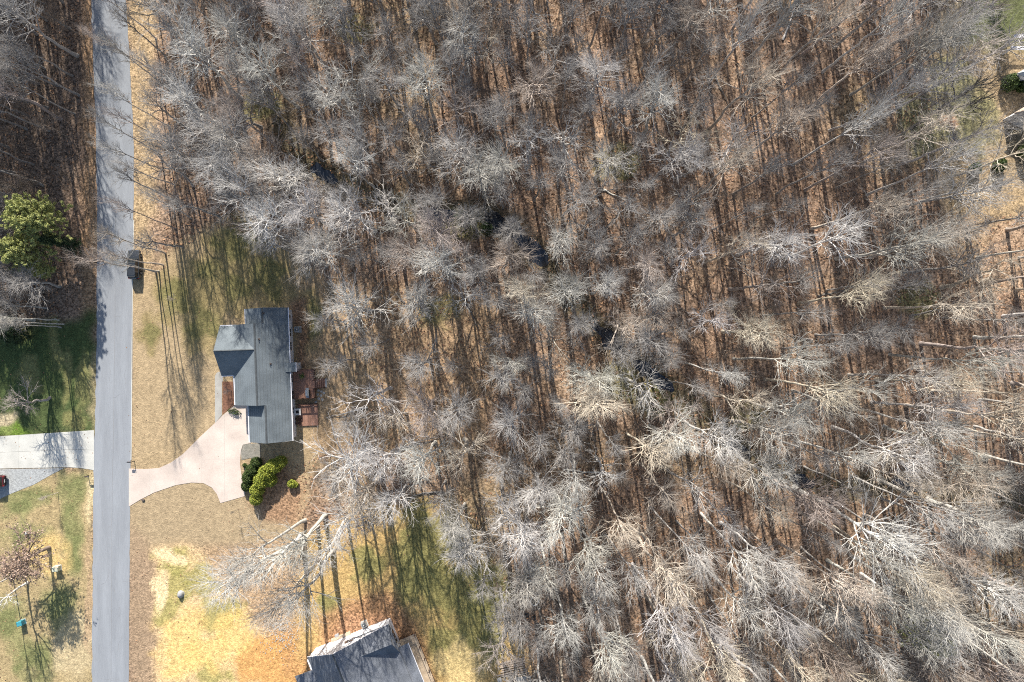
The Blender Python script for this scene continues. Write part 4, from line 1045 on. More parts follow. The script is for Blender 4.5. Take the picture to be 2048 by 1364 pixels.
# ------------------------------------------------------------------ deck, patio and the things on them
hm = Matrix.Translation((HX,HY,0)) @ Matrix.Rotation(HROT,4,'Z'); hmi = hm.inverted()
def HL(u, v, z=0):
    p = hmi @ Vector(W(u, v, z)); return p.x, p.y
DZ = 0.95
dx0 = -0.3; dx1 = HL(630,765,DZ)[0]; dy0 = HL(600,739,DZ)[1]; dy1 = HL(600,797,DZ)[1]
deck = thing("wooden_deck", "reddish-brown raised wooden deck behind the grey-roofed house", "deck", (HX,HY,0), HROT)
nb = int((dy0-dy1)/0.145); 
bmesh_me = None
for k in range(nb):
    y = dy0-k*0.145
    if bmesh_me is None:
        mb = MB(); mb.box(dx0,dx1,-0.139,0,-0.035,0); o = mb.build("board", M['deckwood'], deck); bmesh_me = o.data
    else:
        o = bpy.data.objects.new("board", bmesh_me); C.objects.link(o); o.parent = deck
    o.location = (random.uniform(-.008,.008), y, DZ+random.uniform(-.003,.003))
mb = MB(); mb.box(dx0,dx1,dy0-.06,dy0+.02,DZ-.25,DZ-.04); mb.box(dx0,dx1,dy1-.02,dy1+.06,DZ-.25,DZ-.04); mb.box(dx1-.08,dx1,dy1,dy0,DZ-.251,DZ-.041); mb.build("joist_frame", M['darkwood'], deck)
for (x,y) in [(dx1-.06,dy0-.06),(dx1-.06,dy1+.06),(dx0+1.6,dy0-.06),(dx0+1.6,dy1+.06),(dx1-.06,(dy0+dy1)/2+.55),(dx1-.06,(dy0+dy1)/2-.9)]:
    mb = MB(); mb.box(x-.05,x+.05,y-.05,y+.05,-0.1,DZ+1.0); mb.build("post", M['darkwood'], deck)
sy0, sy1 = HL(640,758,0.6)[1], HL(640,775,0.6)[1]
for (a,b,c,d) in [(dx0+.4,dx1,dy0-.03,dy0+.03),(dx0+.4,dx1,dy1-.03,dy1+.03),(dx1-.03,dx1+.03,sy0,dy0),(dx1-.03,dx1+.03,dy1,sy1)]:
    mb = MB(); mb.box(a,b,c,d,DZ+.93,DZ+1.0); mb.box(a,b,c+.01,d-.01,DZ+.1,DZ+.16)
    if b-a > d-c:
        x = a
        while x < b: mb.box(x-.015,x+.015,(c+d)/2-.015,(c+d)/2+.015,DZ+.1,DZ+.93); x += .14
    else:
        y = c
        while y < d: mb.box((a+b)/2-.015,(a+b)/2+.015,y-.015,y+.015,DZ+.1,DZ+.93); y += .14
    mb.build("railing", M['darkwood'], deck)
# stairs
for k in range(5):
    z = DZ-0.17*(k+1)+.02; x = dx1+.02+k*.28
    mb = MB(); mb.box(x,x+.27,sy1,sy0,z-.04,z); mb.build("tread", M['deckwood'], deck)
for y in (sy0+.03, sy1-.03):
    mb = MB(); mb.add([(dx1,y-.03,DZ-.3),(dx1+1.5,y-.03,-.05),(dx1+1.5,y-.03,.12),(dx1,y-.03,DZ-.05),(dx1,y+.03,DZ-.3),(dx1+1.5,y+.03,-.05),(dx1+1.5,y+.03,.12),(dx1,y+.03,DZ-.05)],
        [(0,1,2,3),(7,6,5,4),(0,4,5,1),(1,5,6,2),(2,6,7,3),(3,7,4,0)]); mb.build("stringer", M['darkwood'], deck)
    mb = MB(); mb.tube([(dx1,y,DZ+.95),(dx1+1.4,y,1.05)], 0.035, 6); mb.tube([(dx1+1.4,y,0),(dx1+1.4,y,1.05)], 0.04, 6); mb.build("handrail", M['darkwood'], deck)
def local_thing(name, label, cat, u, v, z, rot=0.0, group=None):
    p = W(u, v, z); return thing(name, label, cat, p, HROT+rot, group)
pad = local_thing("landing_pad", "pale concrete landing pad at the foot of the deck stairs", "pad", 648.5, 766, 0.0)
mb = MB(); mb.box(-.45,.45,-.75,.75,-.1,.06); mb.build("slab", M['paver'], pad, 0.02)
# stepping stones below the stairs
for k, (u,v) in enumerate([(637,781),(643,783),(636,789),(642,791),(648,786),(638,797),(645,799),(632,804)]):
    t_ = local_thing("paving_stone", "irregular pale flagstone below the deck stairs", "stone", u, v, 0.0, random.uniform(0,3), "flagstones below the deck stairs")
    mb = MB(); a0 = random.random()*6; poly = [(0.27*random.uniform(.75,1.1)*math.cos(a0+i*1.047), 0.24*random.uniform(.75,1.1)*math.sin(a0+i*1.047)) for i in range(6)]
    mb.prism(poly, -.05, .06); mb.build("stone", M['paver'], t_, 0.015)
# gas grill on the deck
g = local_thing("gas_grill", "grey covered gas grill on the wooden deck", "grill", 617.5, 785, DZ, math.pi/2)
mb = MB(); mb.box(-.45,.45,-.28,.28,.12,.78); mb.build("cabinet", M['black'], g, .02)
mb = MB(); mb.extrude_x([(-.3,.8),(.3,.8),(.32,.95),(.2,1.15),(-.12,1.2),(-.3,1.0)], -.46,.46); mb.build("lid", M['metal'], g, .03)
for s in (-1,1):
    mb = MB(); mb.box(s*.48 if s > 0 else -.80, .80 if s > 0 else -.48, -.25,.25,.76,.80); mb.build("side_shelf", M['metal'], g)
for sx in (-.4,.4):
    for sy in (-.22,.22):
        mb = MB(); mb.torus((sx,sy,.07),.05,.02,'x',10,5); mb.build("wheel", M['black'], g)
# potted plant with splayed spiky leaves
p_ = local_thing("deck_plant", "dark potted spiky plant on the wooden deck", "plant", 606, 752, DZ)
mb = MB(); mb.tube([(0,0,0),(0,0,.35)], [.18,.24], 12); mb.build("pot", M['black'], p_)
mb = MB()
for k in range(13):
    a = k*2.4; l = random.uniform(.5,.95); e = random.uniform(.35,1.1)
    dx_, dy_ = math.cos(a)*math.cos(e)*l, math.sin(a)*math.cos(e)*l; wv = Vector((-math.sin(a),math.cos(a),0))*.06
    b0 = Vector((0,0,.33)); m0 = b0+Vector((dx_*.6,dy_*.6,math.sin(e)*l*.7)); t0 = b0+Vector((dx_,dy_,math.sin(e)*l*.75))
    mb.add([b0-wv*.5,b0+wv*.5,m0+wv,m0-wv,t0], [(0,1,2,3),(3,2,4)])
mb.build("leaves", M['leaf_dark'], p_)
# lower ground-level platform
lp0 = HL(612,808,0.2); lp1 = HL(640,851,0.2)
low = thing("lower_deck", "low reddish-brown platform of boards below the raised deck", "deck", (HX,HY,0), HROT)
lx0, lx1, ly0, ly1 = 0.2, HL(636,830,.2)[0], lp0[1], lp1[1]; me0 = None
for k in range(int((ly0-ly1)/.145)):
    if me0 is None:
        mb = MB(); mb.box(lx0,lx1,-.139,0,-.04,0); o = mb.build("board", M['deckwood'], low); me0 = o.data
    else:
        o = bpy.data.objects.new("board", me0); C.objects.link(o); o.parent = low
    o.location = (random.uniform(-.03,.03), ly0-k*.145, .22+random.uniform(-.003,.003))
mb = MB(); mb.box(lx0+.05,lx1-.05,ly1+.1,ly0-.1,-.1,.175); mb.build("joist_frame", M['darkwood'], low)
for x in (lx0+.05, lx0+1.6, lx1-.05):
    mb = MB(); mb.box(x-.05,x+.05,ly0-.05,ly0+.05,-.1,1.25); mb.build("post", M['darkwood'], low)
for zz in (.55, 1.2):
    mb = MB(); mb.box(lx0,lx1,ly0-.025,ly0+.025,zz-.04,zz+.04); mb.build("rail", M['darkwood'], low)
tb = local_thing("patio_table", "small square white table with a dark centre on the lower platform", "table", 597, 823, 0.22)
mb = MB()
for (a,b,c,d) in [(-.55,.55,.25,.55),(-.55,.55,-.55,-.25),(-.55,-.25,-.249,.249),(.25,.55,-.249,.249)]: mb.box(a,b,c,d,.62,.68)
mb.build("table_top", M['whiteplastic'], tb)
mb = MB(); mb.box(-.26,.26,-.26,.26,.50,.6); mb.build("fire_bowl", M['black'], tb)
for sx in (-.45,.45):
    for sy in (-.45,.45): mb = MB(); mb.box(sx-.04,sx+.04,sy-.04,sy+.04,0,.62); mb.build("leg", M['whiteplastic'], tb)
for k, v in enumerate((838,846)):
    b_ = local_thing("patio_bench", ["dark slatted bench nearer the white table","dark slatted bench farther from the white table"][k], "bench", 598, v, 0.0)
    for i in range(4): mb = MB(); mb.box(-.6,.6,-.2+i*.11,-.11+i*.11,.42,.45); mb.build("slat", M['darkwood'], b_)
    for sx in (-.5,.5): mb = MB(); mb.box(sx-.04,sx+.04,-.2,.24,0,.42); mb.build("leg", M['darkwood'], b_)
lone("shrub_plant", "small green plant at the corner of the low platform", gz(628,812), 0.9, 0.3, 'brown', 'oak', "plant")

def ac_unit(label, loc, rz, s=0.42, h=0.85):
    a = thing("air_conditioner", label, "air conditioner", loc, rz)
    mb = MB(); mb.box(-s-.12,s+.12,-s-.12,s+.12,-.05,.08); mb.build("pad", M['paver'], a)
    mb = MB(); mb.box(-s,s,-s,s,.08,h); mb.build("cabinet", M['metal'], a, .03)
    mb = MB(); mb.tube([(0,0,h-.02),(0,0,h+.012)], s*.78, 20); mb.build("fan_opening", M['black'], a)
    mb = MB()
    for k in range(4): mb.torus((0,0,h+.03), s*(.2+.19*k), .012, 'z', 20, 5)
    for k in range(6):
        an = k*math.pi/6; mb.tube([(-s*.78*math.cos(an),-s*.78*math.sin(an),h+.035),(s*.78*math.cos(an),s*.78*math.sin(an),h+.035)], .012, 5)
    mb.build("grille", M['metal'], a)
    mb = MB(); mb.tube([(0,0,h+.02),(0,0,h+.05)], s*.2, 12); mb.build("hub", M['whiteplastic'], a)
    return a
ac_unit("grey air conditioner unit behind the long grey-roofed house", W(596.5,659,0), HROT)
t_ = local_thing("propane_tank", "small white upright gas cylinder beside the bump-out of the long house", "gas tank", 600, 728, 0)
mb = MB(); mb.tube([(0,0,0),(0,0,.08),(0,0,.14),(0,0,.85),(0,0,1.0),(0,0,1.05)], [.2,.2,.26,.26,.17,.05], 16); mb.build("cylinder", M['whiteplastic'], t_, smooth=True)
mb = MB(); mb.torus((0,0,1.12),.11,.02,'z',14,6); mb.tube([(0,0,1.02),(0,0,1.16)],.03,8); mb.build("valve_collar", M['metal'], t_)

# ------------------------------------------------------------------ lower house
LX, LY = W2(780.7, 1235.4); LROT = math.radians(22.1)
h2 = thing("gable_house", "white-walled house with dark roof cut by the bottom edge", "house", (LX,LY,0), LROT)
XR, ZR = -8.5, 6.7; Y2 = -20.0
sl_r = (ZR-3.1)/(0.3-XR); 
mb = MB(); mb.extrude_y([(-13.47,-.2),(0,-.2),(0,2.95),(XR,ZR-.28),(-13.47,3.22)], Y2+.4, 0); mb.build("wall", M['siding'], h2)
mb = MB(); mb.extrude_y([(-13.85,3.12),(-13.85,3.28),(XR,ZR),(0.32,3.1),(0.32,2.94),(XR,ZR-.18)], Y2, 0.12); rf = mb.build("roof", M['shingle_dark'], h2)
mb = MB(); mb.extrude_y([(XR-.15,ZR-.07),(XR+.15,ZR-.06),(XR,ZR+.05)], Y2, .14); mb.build("ridge_cap", M['ridge'], rf)
# cross gable at the corner
mb = MB(); mb.extrude_x([(-.02,2.9),(-4.73,2.9),(-2.365,5.05)], -4.0, 0.004); mb.build("wall", M['siding'], h2)
zc = 5.3
mb = MB(); mb.extrude_x([(0.10,2.95),(0.10,3.12),(-2.365,zc),(-4.85,3.12),(-4.85,2.95),(-2.365,zc-.2)], -6.5, 0.28); cg = mb.build("cross_gable_roof", M['shingle_dark'], h2)
# rake trim
mb = MB(); mb.add([(XR,.13,ZR-.20),(XR,.13,ZR-.02),(0.33,.13,3.09),(0.33,.13,2.92),(XR,.18,ZR-.20),(XR,.18,ZR-.02),(0.33,.18,3.09),(0.33,.18,2.92)], [(3,2,1,0),(4,5,6,7),(0,1,5,4),(1,2,6,5),(2,3,7,6),(3,0,4,7)])
mb.add([(XR,.13,ZR-.20),(XR,.13,ZR-.02),(-13.86,.13,3.27),(-13.86,.13,3.10),(XR,.18,ZR-.20),(XR,.18,ZR-.02),(-13.86,.18,3.27),(-13.86,.18,3.10)], [(0,1,2,3),(7,6,5,4),(4,5,1,0),(5,6,2,1),(6,7,3,2),(7,4,0,3)])
mb.build("rake_trim", M['trim'], h2)
def window_y(root, x0, x1, z0, z1, y=0.0):
    mb = MB(); mb.box(x0-.08,x1+.08,y-.02,y+.05,z0-.08,z1+.08); f = mb.build("window", M['trim'], root)
    for a, b in ((x0,(x0+x1)/2-.03),((x0+x1)/2+.03,x1)): mb = MB(); mb.box(a,b,y+.05,y+.06,z0,z1); mb.build("pane", M['glass'], f)
window_y(h2, -7.3,-5.9,2.6,3.9); 
mb = MB(); mb.box(-.02,.05,-3.7,-1.4,1.1,2.6); f = mb.build("window", M['trim'], h2)
for a in (-3.62,-2.86,-2.10): mb = MB(); mb.box(.05,.06,a,a+.68,1.18,2.52); mb.build("pane", M['glass'], f)
mb = MB(); mb.box(-10.4,-7.0,.05,.5,-.1,.5); mb.build("stoop", M['tanwood'], h2)
mb = MB(); mb.box(-11.6,-11.2,0,.12,1.9,2.15); mb.build("wall_vent", M['metal'], h2)
# porch roof over the side deck
mb = MB(); mb.extrude_y([(0.0,2.78),(0.0,2.92),(1.95,2.72),(1.95,2.58)], Y2, -4.1); mb.build("porch_roof", M['shingle_dark'], h2)
mb = MB(); mb.box(1.955,2.03,Y2,-4.08,2.55,2.71); mb.build("gutter", M['trim'], h2)
mb = MB(); mb.extrude_y([(-17.2,2.55),(-17.2,2.68),(-13.5,3.06),(-13.5,2.92)], Y2, -2.2); mb.build("porch_roof", M['shingle_dark'], h2)
mb = MB(); mb.box(-14.4,-13.48,-2.3,-.5,-.1,2.6); mb.build("side_entry", M['siding'], h2)
mb = MB(); mb.extrude_x([(-6.0,2.6),(-9.2,2.6),(-7.6,4.1)], -16.9,-13.3); mb.build("porch_gable", M['shingle_dark'], h2)
sd2 = thing("side_deck", "tan wooden deck with railing along the dark-roofed lower house", "deck", (LX,LY,0), LROT)
me0 = None; y = -3.85
for k in range(20):
    x = 0.12+k*.145
    if me0 is None:
        mb = MB(); mb.box(0,.139,-15,-3.85,.56,.6); o = mb.build("board", M['tanwood'], sd2); me0 = o.data
    else:
        o = bpy.data.objects.new("board", me0); C.objects.link(o); o.parent = sd2
    o.location = (x, random.uniform(-.02,.02), random.uniform(-.003,.003))
mb = MB(); mb.box(.1,2.95,-15,-3.9,-.1,.55); mb.build("joist_frame", M['darkwood'], sd2)
for k in range(6):
    y = -3.95-k*2.1; mb = MB(); mb.box(2.86,2.98,y-.06,y+.06,-.1,1.6); mb.build("post", M['darkwood'], sd2)
mb = MB(); mb.box(2.8,3.0,-15,-3.87,1.52,1.58); mb.build("rail", M['tanwood'], sd2)
mb = MB(); mb.box(.12,2.8,-3.97,-3.83,1.522,1.582); mb.build("rail", M['tanwood'], sd2)
ac_unit("grey air conditioner unit above the white wall of the lower house", W(729.5,1247,0), LROT, 0.42, 0.8)
lv = thing("ground_vent_box", "small grey-brown box on the leaves left of the lower house stoop", "box", W(675,1270,0), LROT)
mb = MB(); mb.box(-.3,.3,-.25,.25,-.05,.4); mb.build("body", M['stone'], lv, .03)
mb = MB(); mb.box(-.33,.33,-.28,.28,.4,.45); mb.build("lid", M['stone'], lv, .01)

# ------------------------------------------------------------------ right edge: neighbour's house and trellis
x0, y0, _ = W(2044,140,0)
nh = thing("neighbour_house", "pale-walled house with two bay roofs cut by the right edge", "house", (x0,y0,0))
for (u,v,hh,m_) in [(2034,143,3.2,'metal'),(2028,222,3.4,'lumber')]:
    cx, cy, _ = W(u, v, hh); cx -= x0; cy -= y0
    # hipped bay: point toward the left
    P0 = (cx,cy-.2,hh); 
    mb = MB(); mb.add([(cx,cy-.3,hh),(cx+5,cy-2.6,hh),(cx+5,cy+2.6,hh),(cx+3.2,cy+.2,hh+1.5),(cx,cy-.3,hh-.15),(cx+5,cy-2.6,hh-.15),(cx+5,cy+2.6,hh-.15)],
        [(0,1,3),(2,0,3),(1,2,3),(6,5,4),(0,4,5,1),(2,6,4,0),(1,5,6,2)]); mb.build("bay_roof", M[m_], nh)
    mb = MB(); mb.prism([(cx+.6,cy-.3),(cx+4.9,cy-2.2),(cx+4.9,cy+2.2)], -.2, hh-.12); mb.build("wall", M['siding'], nh)
mb = MB(); mb.box(4.4,12,-12,6,-.2,3.1); mb.build("wall", M['siding'], nh)
mb = MB(); mb.extrude_y([(4.0,3.1),(12.4,3.1),(8.2,5.6)], -12.4, 6.4); mb.build("roof", M['shingle'], nh)
x0, y0, _ = W(2030,85,2.4)
pg = thing("pergola", "white pergola with two beams at the upper right edge", "pergola", (x0,y0,0))
for v in (72,96):
    a = W(2022+(v<80)*6, v, 2.5); mb = MB(); mb.box(a[0]-x0, a[0]-x0+5, a[1]-y0-.28, a[1]-y0+.28, 2.4, 2.55); mb.build("beam", M['trim'], pg)
    for dx_ in (.4, 4.4): mb = MB(); mb.box(a[0]-x0+dx_-.07,a[0]-x0+dx_+.07,a[1]-y0-.07,a[1]-y0+.07,-.1,2.4); mb.build("post", M['trim'], pg)

# ------------------------------------------------------------------ vehicles
def car(name, label, loc, rz, paint, L=4.75, Wd=1.93, H=1.76):
    t_ = thing(name, label, "car", loc, rz); k = L/4.7; hw = Wd/2
    prof = [(-2.2,.30),(-2.33,.48),(-2.36,.78),(-2.30,1.02),(-2.15,1.08),(.95,1.06),(1.6,1.02),(2.1,.93),(2.30,.78),(2.36,.52),(2.22,.30)]
    mb = MB(); vs = []; fs = []; n = len(prof)
    st = [(-hw,.93),(-hw+.05,.975),(-hw+.16,1.0),(hw-.16,1.0),(hw-.05,.975),(hw,.93)]
    for (x,s) in st:
        for (y,z) in prof:
            # plan taper at nose and tail
            tp = 1-0.10*max(0,(abs(y)-1.7)/.66)**2
            vs.append((x*tp, y*k*(0.985+.015*s), .30+(z-.30)*(s if z > .6 else 1)))
    for i in range(len(st)-1):
        for j in range(n): fs.append((i*n+j, i*n+(j+1)%n, (i+1)*n+(j+1)%n, (i+1)*n+j))
    fs.append(tuple(range(n-1,-1,-1))); fs.append(tuple((len(st)-1)*n+j for j in range(n)))
    mb.add(vs, fs); body = mb.build("body", paint, t_, smooth=False)
    b = (-hw+.1,hw-.1,-2.2*k,.98*k); tpp = (-hw+.3,hw-.3,-1.95*k,.2*k)
    z0, z1 = 1.04, H-.07
    def lerpq(f): return [b[i]+(tpp[i]-b[i])*f for i in range(4)]
    mb = MB(); mb.frustum(lerpq(0), lerpq(1), z0, z1); cab = mb.build("cabin", paint, t_)
    lo_, hi_ = lerpq(.12), lerpq(.93); za, zb = z0+(z1-z0)*.12, z0+(z1-z0)*.93
    def pane(nm, q):
        mb = MB(); c0 = sum((Vector(p) for p in q), Vector())/4; nn = (Vector(q[1])-Vector(q[0])).cross(Vector(q[2])-Vector(q[0])).normalized()
        if nn.dot(c0-Vector((0,-.9*k,1.3))) < 0: nn = -nn
        mb.add([Vector(p)+nn*.012 for p in q]+[Vector(p)-nn*.02 for p in q], [(0,1,2,3),(7,6,5,4),(0,4,5,1),(1,5,6,2),(2,6,7,3),(3,7,4,0)]); mb.build(nm, M['carglass'], cab)
    pane("windshield", [(lo_[0]+.08,lo_[3],za),(lo_[1]-.08,lo_[3],za),(hi_[1]-.06,hi_[3],zb),(hi_[0]+.06,hi_[3],zb)])
    pane("rear_window", [(lo_[0]+.1,lo_[2],za),(lo_[1]-.1,lo_[2],za),(hi_[1]-.08,hi_[2],zb),(hi_[0]+.08,hi_[2],zb)])
    for sx in (0,1):
        for (f0,f1) in ((.05,.33),(.36,.64),(.67,.95)):
            def yy(q, f): return q[2]+(q[3]-q[2])*f
            pane("side_window", [(lo_[sx],yy(lo_,f0),za),(lo_[sx],yy(lo_,f1),za),(hi_[sx],yy(hi_,f1),zb),(hi_[sx],yy(hi_,f0),zb)])
    mb = MB(); mb.frustum((tpp[0]-.02,tpp[1]+.02,tpp[2]-.03,tpp[3]+.02),(tpp[0]+.06,tpp[1]-.06,tpp[2]+.06,tpp[3]-.08), z1-.01, H-.01); rf_ = mb.build("roof", paint, t_)
    mb = MB(); mb.box(-.38,.38,-.75*k,-.05*k,H-.012,H+.004); mb.build("sunroof", M['carglass'], rf_)
    for sx in (-1,1):
        mb = MB(); mb.tube([(sx*(hw-.38),-1.7*k,H+.05),(sx*(hw-.38),-.1*k,H+.05)], .022, 6); mb.tube([(sx*(hw-.38),-1.6*k,H-.03),(sx*(hw-.38),-1.6*k,H+.05)],.02,6); mb.tube([(sx*(hw-.38),-.2*k,H-.03),(sx*(hw-.38),-.2*k,H+.05)],.02,6); mb.build("roof_rail", M['chrome'], t_)
        mb = MB(); mb.box(sx*(hw+.09)-.09,sx*(hw+.09)+.09,.72*k,.86*k,1.0,1.16); mb.build("side_mirror", paint, t_, .03)
        mb = MB(); mb.box(sx*(hw-.36)-.18,sx*(hw-.36)+.18,2.16*k,2.34*k,.70,.82); mb.build("headlight", M['chrome'], t_, .02)
        mb = MB(); mb.box(sx*(hw-.2)-.11,sx*(hw-.2)+.11,-2.38*k,-2.25*k,.78,1.02); mb.build("tail_light", M['redlens'], t_, .02)
        for y in (1.42*k, -1.42*k):
            w_ = bpy.data.objects.new("wheel", None); C.objects.link(w_); w_.parent = t_; w_.location = (sx*(hw-.11), y, .35)
            mb = MB(); mb.torus((0,0,0), .25, .105, 'x', 20, 8); mb.build("tyre", M['rubber'], w_, smooth=True)
            mb = MB(); mb.tube([(-.08,0,0),(.08,0,0)], .17, 14)
            for q in range(5):
                a = q*1.2566; mb.tube([(sx*.085,0,0),(sx*.085,.17*math.cos(a),.17*math.sin(a))], .03, 5)
            mb.build("rim", M['metal'], w_)
    mb = MB(); mb.box(-hw+.15,hw-.15,2.32*k,2.41*k,.36,.52); mb.build("front_bumper", M['black'], t_, .02)
    mb = MB(); mb.box(-hw+.12,hw-.12,-2.43*k,-2.32*k,.38,.58); mb.build("rear_bumper", M['black'], t_, .02)
    mb = MB(); mb.box(-.45,.45,2.33*k,2.385*k,.58,.76); mb.build("grille", M['black'], t_, .01)
    mb = MB(); mb.box(-.26,.26,-2.40*k,-2.35*k,.66,.78); mb.build("number_plate", M['whiteplastic'], t_)
    return t_
x, y = W2(273.2, 529.5)
car("parked_car", "dark SUV parked on the grass edge of the street", (x,y,0.02), math.radians(0.5), M['suvpaint'])
x, y = W2(-13, 960)
car("parked_car", "dark red vehicle cut by the left edge on the gravel pad", (x,y,0.03), math.radians(90), M['redpaint'], 4.8, 1.9, 1.85)

# ------------------------------------------------------------------ street furniture and yard things
def mailbox(label, u, v, side):
    x, y = W2(u, v); t_ = thing("mailbox", label, "mailbox", (x,y,0.0))
    mb = MB(); mb.box(-.05,.05,-.05,.05,-.2,1.25); mb.build("post", M['black'], t_, .01)
    mb = MB(); mb.box(-.08 if side > 0 else -.62, .62 if side > 0 else .08, -.04,.04,.98,1.05); mb.tube([(side*.05,0,.7),(side*.4,0,.99)], .025, 6); mb.build("arm", M['black'], t_)
    mb = MB(); n = 8; pr = [(-.09,1.05),(.09,1.05)]+[(.09*math.cos(a*math.pi/n),1.17+.09*math.sin(a*math.pi/n)) for a in range(n+1)]
    mb.extrude_x(pr, min(side*.12,side*.62), max(side*.12,side*.62)); bx_ = mb.build("box", M['black'], t_)
    mb = MB(); mb.box(side*.62-.012,side*.62+.012,-.085,.085,1.06,1.24); mb.build("door", M['metal'], bx_)
    mb = MB(); mb.box(side*.3-.01,side*.3+.06,.092,.102,1.12,1.3); mb.build("flag", M['redlens'], bx_)
    return t_
mailbox("black mailbox on a post by the concrete driveway mouth", 269, 922, -1)
mailbox("black mailbox on a post across the street below the slab driveway", 177, 951, 1)
def ubox(name, label, u, v, w, d, h, m, rz, cat):
    x, y = W2(u, v); t_ = thing(name, label, cat, (x,y,0), rz)
    mb = MB(); mb.box(-w/2-.08,w/2+.08,-d/2-.08,d/2+.08,-.1,.06); mb.build("pad", M['paver'], t_)
    mb = MB(); mb.frustum((-w/2,w/2,-d/2,d/2),(-w/2+.02,w/2-.02,-d/2+.02,d/2-.02),.06,h-.06); mb.build("body", m, t_, .02)
    mb = MB(); mb.frustum((-w/2-.03,w/2+.03,-d/2-.03,d/2+.03),(-w/2+.05,w/2-.05,-d/2+.05,d/2-.05),h-.06,h+.03); mb.build("lid", m, t_, .015)
    mb = MB(); mb.box(w/2-.02,w/2+.015,-.04,.04,h*.45,h*.6); mb.build("latch", M['iron'], t_)
    return t_
ubox("transformer_box", "pale green utility transformer box on the tan grass", 117, 1135, .95, .8, 1.0, M['beigebox'], .08, "utility box")
ubox("utility_box", "teal utility box near the lower left corner", 47, 1243, .85, .75, 1.1, M['tealbox'], .25, "utility box")
x, y = W2(56,1065); t_ = thing("utility_pedestal", "small white-capped pedestal on the grass above the transformer box", "utility box", (x,y,0))
mb = MB(); mb.tube([(0,0,-.1),(0,0,.5)], [.24,.2], 10); mb.build("body", M['metal'], t_)
mb = MB(); mb.tube([(0,0,.5),(0,0,.56),(0,0,.68)], [.26,.25,.08], 10); mb.build("cap", M['whiteplastic'], t_, smooth=True)
x, y = W2(362,1188); t_ = thing("well_cover", "grey rock-shaped cover on the pale straw", "rock cover", (x,y,0))
mb = MB(); vs = []; fs = []; nn_, mm = 12, 6
for j in range(mm):
    a = j/(mm-1)*math.pi/2
    for i in range(nn_):
        b = 2*math.pi*i/nn_; f = 1+random.uniform(-.08,.08); vs.append((.48*f*math.cos(b)*math.cos(a*.96), .62*f*math.sin(b)*math.cos(a*.96), -.05+.85*math.sin(a)))
for j in range(mm-1):
    for i in range(nn_): fs.append((j*nn_+i, j*nn_+(i+1)%nn_, (j+1)*nn_+(i+1)%nn_, (j+1)*nn_+i))
fs.append(tuple((mm-1)*nn_+i for i in range(nn_)))
mb.add(vs, fs); mb.build("shell", M['stone'], t_, smooth=True)
mb = MB(); mb.torus((0,0,.0), .56, .05, 'z', 16, 6); mb.build("rim", M['stone'], t_)
x, y = W2(287,1000); t_ = thing("yard_rock", "little brown rock at the lower edge of the driveway mouth", "rock", (x,y,0))
mb = MB(); mb.prism([(-.25,-.15),(.1,-.2),(.28,0),(.1,.18),(-.2,.15)], -.05, .22); mb.build("rock", M['iron'], t_, .06)
# things under the trees by the lower lawn
def tyre_obj(label, u, v, axis, z, group=None, R=.27, r_=.1):
    x, y = W2(u, v); t_ = thing("old_tyre", label, "tyre", (x,y,ground_z(x,y)), random.uniform(-.2,.2), group)
    mb = MB(); mb.torus((0,0,z), R, r_, axis, 20, 8); mb.build("tyre_ring", M['rubber'], t_, smooth=True)
    return t_
for k, v in enumerate((1184,1192,1200,1208,1216)):
    tyre_obj(["topmost","second","middle","fourth","lowest"][k]+" old tyre of the standing row under the trees by the lower lawn", 1046-k*.6, v, 'y', .34, "old tyres in a row")
tyre_obj("old tyre lying flat just below the tyre row", 1054, 1229, 'z', .1); tyre_obj("old tyre lying flat below the round tub", 1068, 1235, 'z', .1)
x, y = W2(1069,1200); t_ = thing("round_tub", "round black tub with a bright white rim under the trees by the lower lawn", "tub", (x,y,ground_z(x,y)), .5)
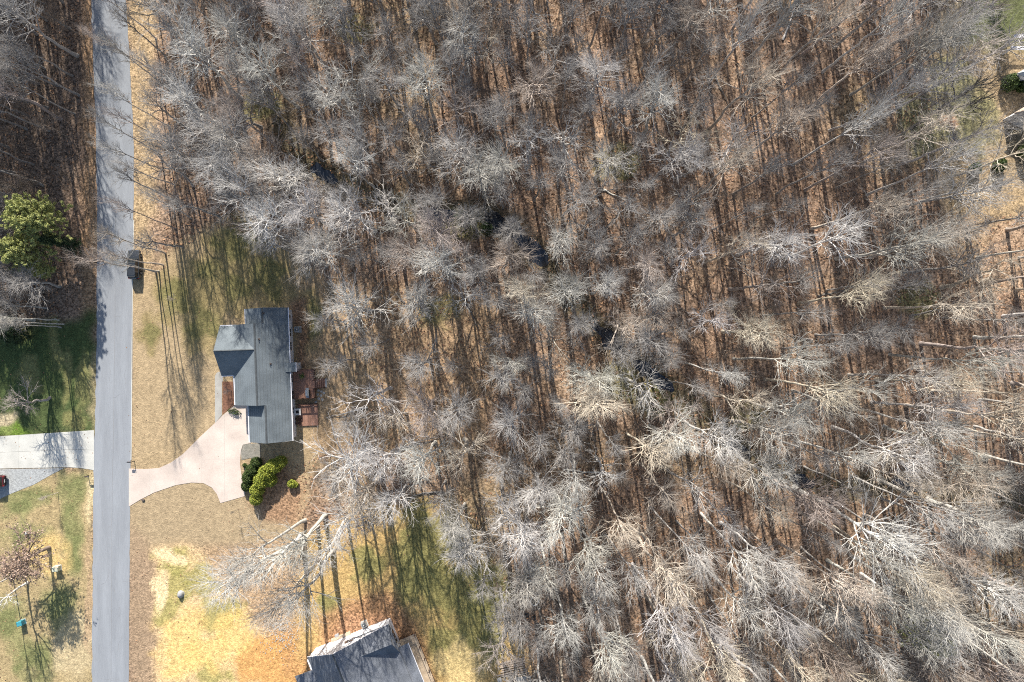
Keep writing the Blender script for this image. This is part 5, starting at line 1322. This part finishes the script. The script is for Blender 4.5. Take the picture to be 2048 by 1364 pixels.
mb = MB(); mb.tube([(0,0,0),(0,0,.05),(0,0,.55)], [.45,.5,.65], 22, cap=False); mb.build("tub_wall", M['black'], t_, smooth=True)
mb = MB(); mb.tube([(0,0,.0),(0,0,.04)], .5, 22); mb.build("tub_floor", M['black'], t_)
mb = MB(); mb.torus((0,0,.56), .66, .06, 'z', 26, 8); mb.build("rim", M['whiteplastic'], t_, smooth=True)
x, y = W2(1032,1346); t_ = thing("lumber_stack", "loose stack of pale weathered boards at the bottom edge", "lumber", (x,y,0), math.radians(13))
zz = .1
for k in range(14):
    L_ = random.uniform(3.4,5.6); yy_ = 2.2-k*.36; xo = random.uniform(-.6,.8)
    mb = MB(); mb.box(-L_/2+xo,L_/2+xo,yy_-.1,yy_+.1,.1+.05*(k%3),.16+.05*(k%3)); o = mb.build("plank", M['lumber'], t_); o.rotation_euler = (0,0,random.uniform(-.05,.05))
mb = MB(); mb.box(-2,-1.8,-2.8,2.4,-.05,.1); mb.box(1.6,1.8,-2.8,2.4,-.05,.1); mb.build("bearer", M['darkwood'], t_)
x, y = W2(1048,1362); t_ = thing("grey_panel", "flat grey board lying on the lumber at the bottom edge", "panel", (x,y,.32), math.radians(4))
mb = MB(); mb.box(-1.2,1.2,-.9,.9,-.03,.03); mb.build("board", M['walk'], t_, .008)
x, y = W2(999,1358); t_ = thing("white_block", "pale block beside the lumber at the bottom edge", "block", (x,y,0), .3)
mb = MB(); mb.box(-.35,.35,-.3,.3,-.05,.4); mb.build("block", M['paver'], t_, .03)
# pale rubble under the trees by the straw patch
r = np.random.default_rng(5); vs = []; fs = []
mb = MB()
for k in range(500):
    u = 560+r.normal(0,20); v = 1255+r.normal(0,25); x, y = W2(u, v); s = r.uniform(.04,.11); a = r.uniform(0,3)
    c_, s_ = math.cos(a)*s, math.sin(a)*s
    mb.prism([(x+c_,y+s_),(x-s_*.8,y+c_*.8),(x-c_,y-s_),(x+s_*.8,y-c_*.8)], -.02, s*.8)
o = mb.build("rubble_stones", M['paver']); o['kind'] = 'stuff'; o['label'] = 'scattered pale stones under the bare trees by the straw'; o['category'] = 'stones'
